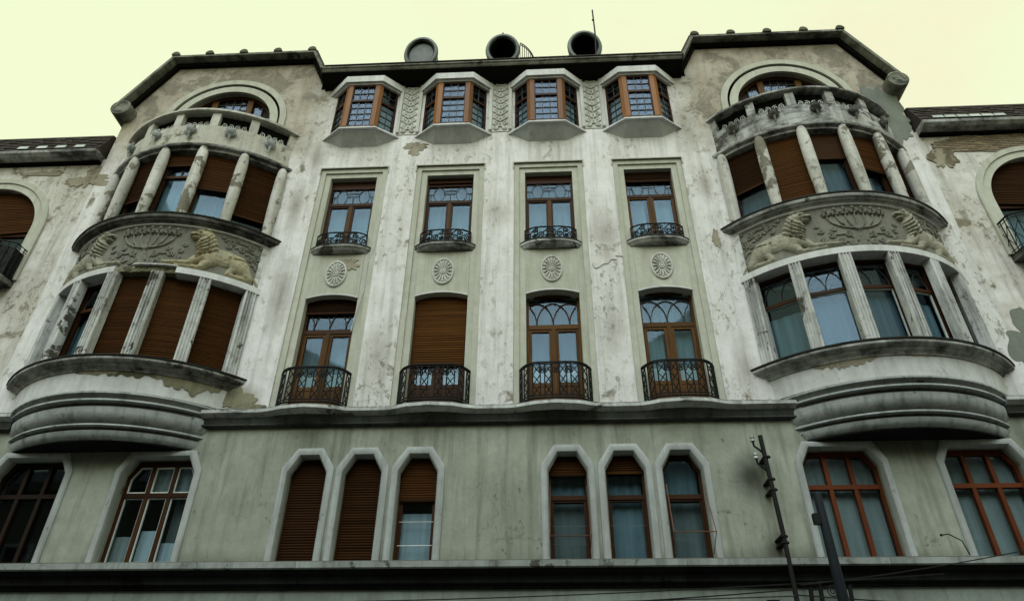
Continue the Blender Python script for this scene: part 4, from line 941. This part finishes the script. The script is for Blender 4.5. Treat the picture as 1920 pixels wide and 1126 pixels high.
# ------------------------------------------------------------------ mast, pole and cables
T = thing('insulator_mast', 'black iron wall mast with two small porcelain insulators at its top', 'mast', (6.0, -.38, 0))
obj('pipe', MB().tube([(0, 0, 3.6), (.02, 0, 5.8), (-.03, 0, 7.95)], .05, 10), 'iron', T, smooth=True)
for z, s in ((7.62, -1), (7.22, -1)):
    obj('bracket', MB().tube([(.0, 0, z-.12), (-.12, -.02, z), (-.21, -.02, z+.08), (-.22, -.02, z+.2)], .025, 6), 'iron', T)
    obj('insulator', MB().lathe([(.02, 0), (.055, .02), (.05, .06), (.03, .08), (.05, .10), (.045, .15), (.01, .17)], (-.22, -.02, z+.17), 10), 'insul', T, smooth=True)
for z in (7.45, 6.95, 6.72, 5.75, 5.62):
    obj('clamp', MB().box(-.065, .065, -.06, .38, z-.018, z+.018).ball((.075, 0, z), .03), 'iron', T)
P = thing('street_pole', 'plain dark tapering street pole rising in front of the red-brown window', 'pole', (5.72, -3.4, .13))
obj('shaft', MB().lathe([(.10, 0), (.095, 2), (.082, 4.0), (.066, 5.42), (.056, 5.45)], n=16), 'pole', P, smooth=True)
obj('foot', MB().lathe([(.2, 0), (.2, .5), (.17, .56), (.12, .6)], n=16), 'pole', P, smooth=True)
obj('clamp', MB().box(-.16, -.06, -.05, .05, 4.95, 5.12), 'iron', P)
def cable(a, b, sag, r, label, n=24):
    pts = [Vector(a).lerp(Vector(b), k/n)+Vector((0, 0, -sag*4*(k/n)*(1-k/n))) for k in range(n+1)]
    tag(obj('overhead_cable', MB().tube(pts, r, 5), 'wire'), label, 'cable', 'cables strung along the front')
cable((-24, -.55, 5.45), (6.0, -.40, 4.72), .75, .014, 'long sagging black cable along the foot of the front, highest of those at bottom left')
cable((-6, -.25, 4.55), (9, -.3, 5.02), .12, .012, 'thin black cable rising to the right below the bottom cornice')
cable((5.98, -.42, 4.62), (22, -.6, 4.1), .2, .013, 'black cable running right from the iron wall mast along the bottom edge')
cable((6.1, -.5, 4.78), (16.0, -1.2, 6.6), .25, .011, 'black cable climbing right past the far right window')
cable((5.98, -.42, 4.60), (-10, -.30, 4.42), .06, .013, 'taut black cable running left from the mast at the very bottom')
bx = MB().box(-.12, .12, -.14, .0, 0, .36); tag(obj('junction_box', bx, 'iron', None, (5.62, -.05, 4.22)), 'small black electrical box on the wall left of the mast', 'junction box')
kk = thing('cable_bracket', 'black iron cable brackets clustered on the wall between mast and pole', 'bracket', (6.5, -.05, 4.3))
for dx, h in ((-.15, .5), (.05, .62), (.62, .55)): obj('arm', MB().tube([(dx, .05, 0), (dx, -.14, .1), (dx+.03, -.16, h)], .045, 8), 'iron', kk)
obj('crossbar', MB().tube([(-.15, -.16, .45), (.2, -.17, .5), (.62, -.16, .48)], .02, 6), 'iron', kk); obj('coil', MB().tube(spiral(.3, .42, .13, 2.2, 0, -.17), .012, 5), 'wire', kk)
tw = MB().tube([(9.55, -.42, 5.35), (9.45, -.5, 5.6), (9.2, -.55, 5.72), (9.08, -.55, 5.70)], .012, 5).ball((9.06, -.55, 5.70), .028, n=8, m=5)
tag(obj('wall_hook', tw, 'iron'), 'thin bent wire hook standing on the bottom cornice at right', 'hook')
wc = MB().tube([(-3.42, -.02, 16.95), (-3.40, .03, 16.2), (-3.46, .03, 15.2), (-3.50, .03, 14.0), (-3.62, .03, 13.4), (-3.60, .03, 12.6), (-3.72, .03, 11.8), (-3.78, .03, 11.2)], .012, 5)
tag(obj('wall_cable', wc, 'sash'), 'thin loose cable hanging down the surround of the leftmost window strip', 'cable')

# ------------------------------------------------------------------ the other side of the street (shades the low storeys, mirrored in the glass)
A = thing('opposite_house', 'long plain ochre house across the street behind the photographer', 'building', (0, -21, 0))
obj('wall', MB().box(-45, 45, -10, 0, -.1, 15), 'across', A); obj('cornice', MB().box(-45.2, 45.2, 0, .5, 14.7, 15.1), 'across', A)
obj('roof', MB().xprism([(.6, 15.1), (-5, 18), (-10, 15.1)], -45, 45), 'tile', A)
for k in range(18):
    for z in (1.2, 5.4, 9.6):
        x = -42+k*5; wn = obj('window', rframe(MB(), x-.8, x+.8, z, z+2.3, .14, 0, .12), 'white', A); obj('pane', MB().box(x-.66, x+.66, .01, .03, z+.14, z+2.16), 'wood_black', wn)
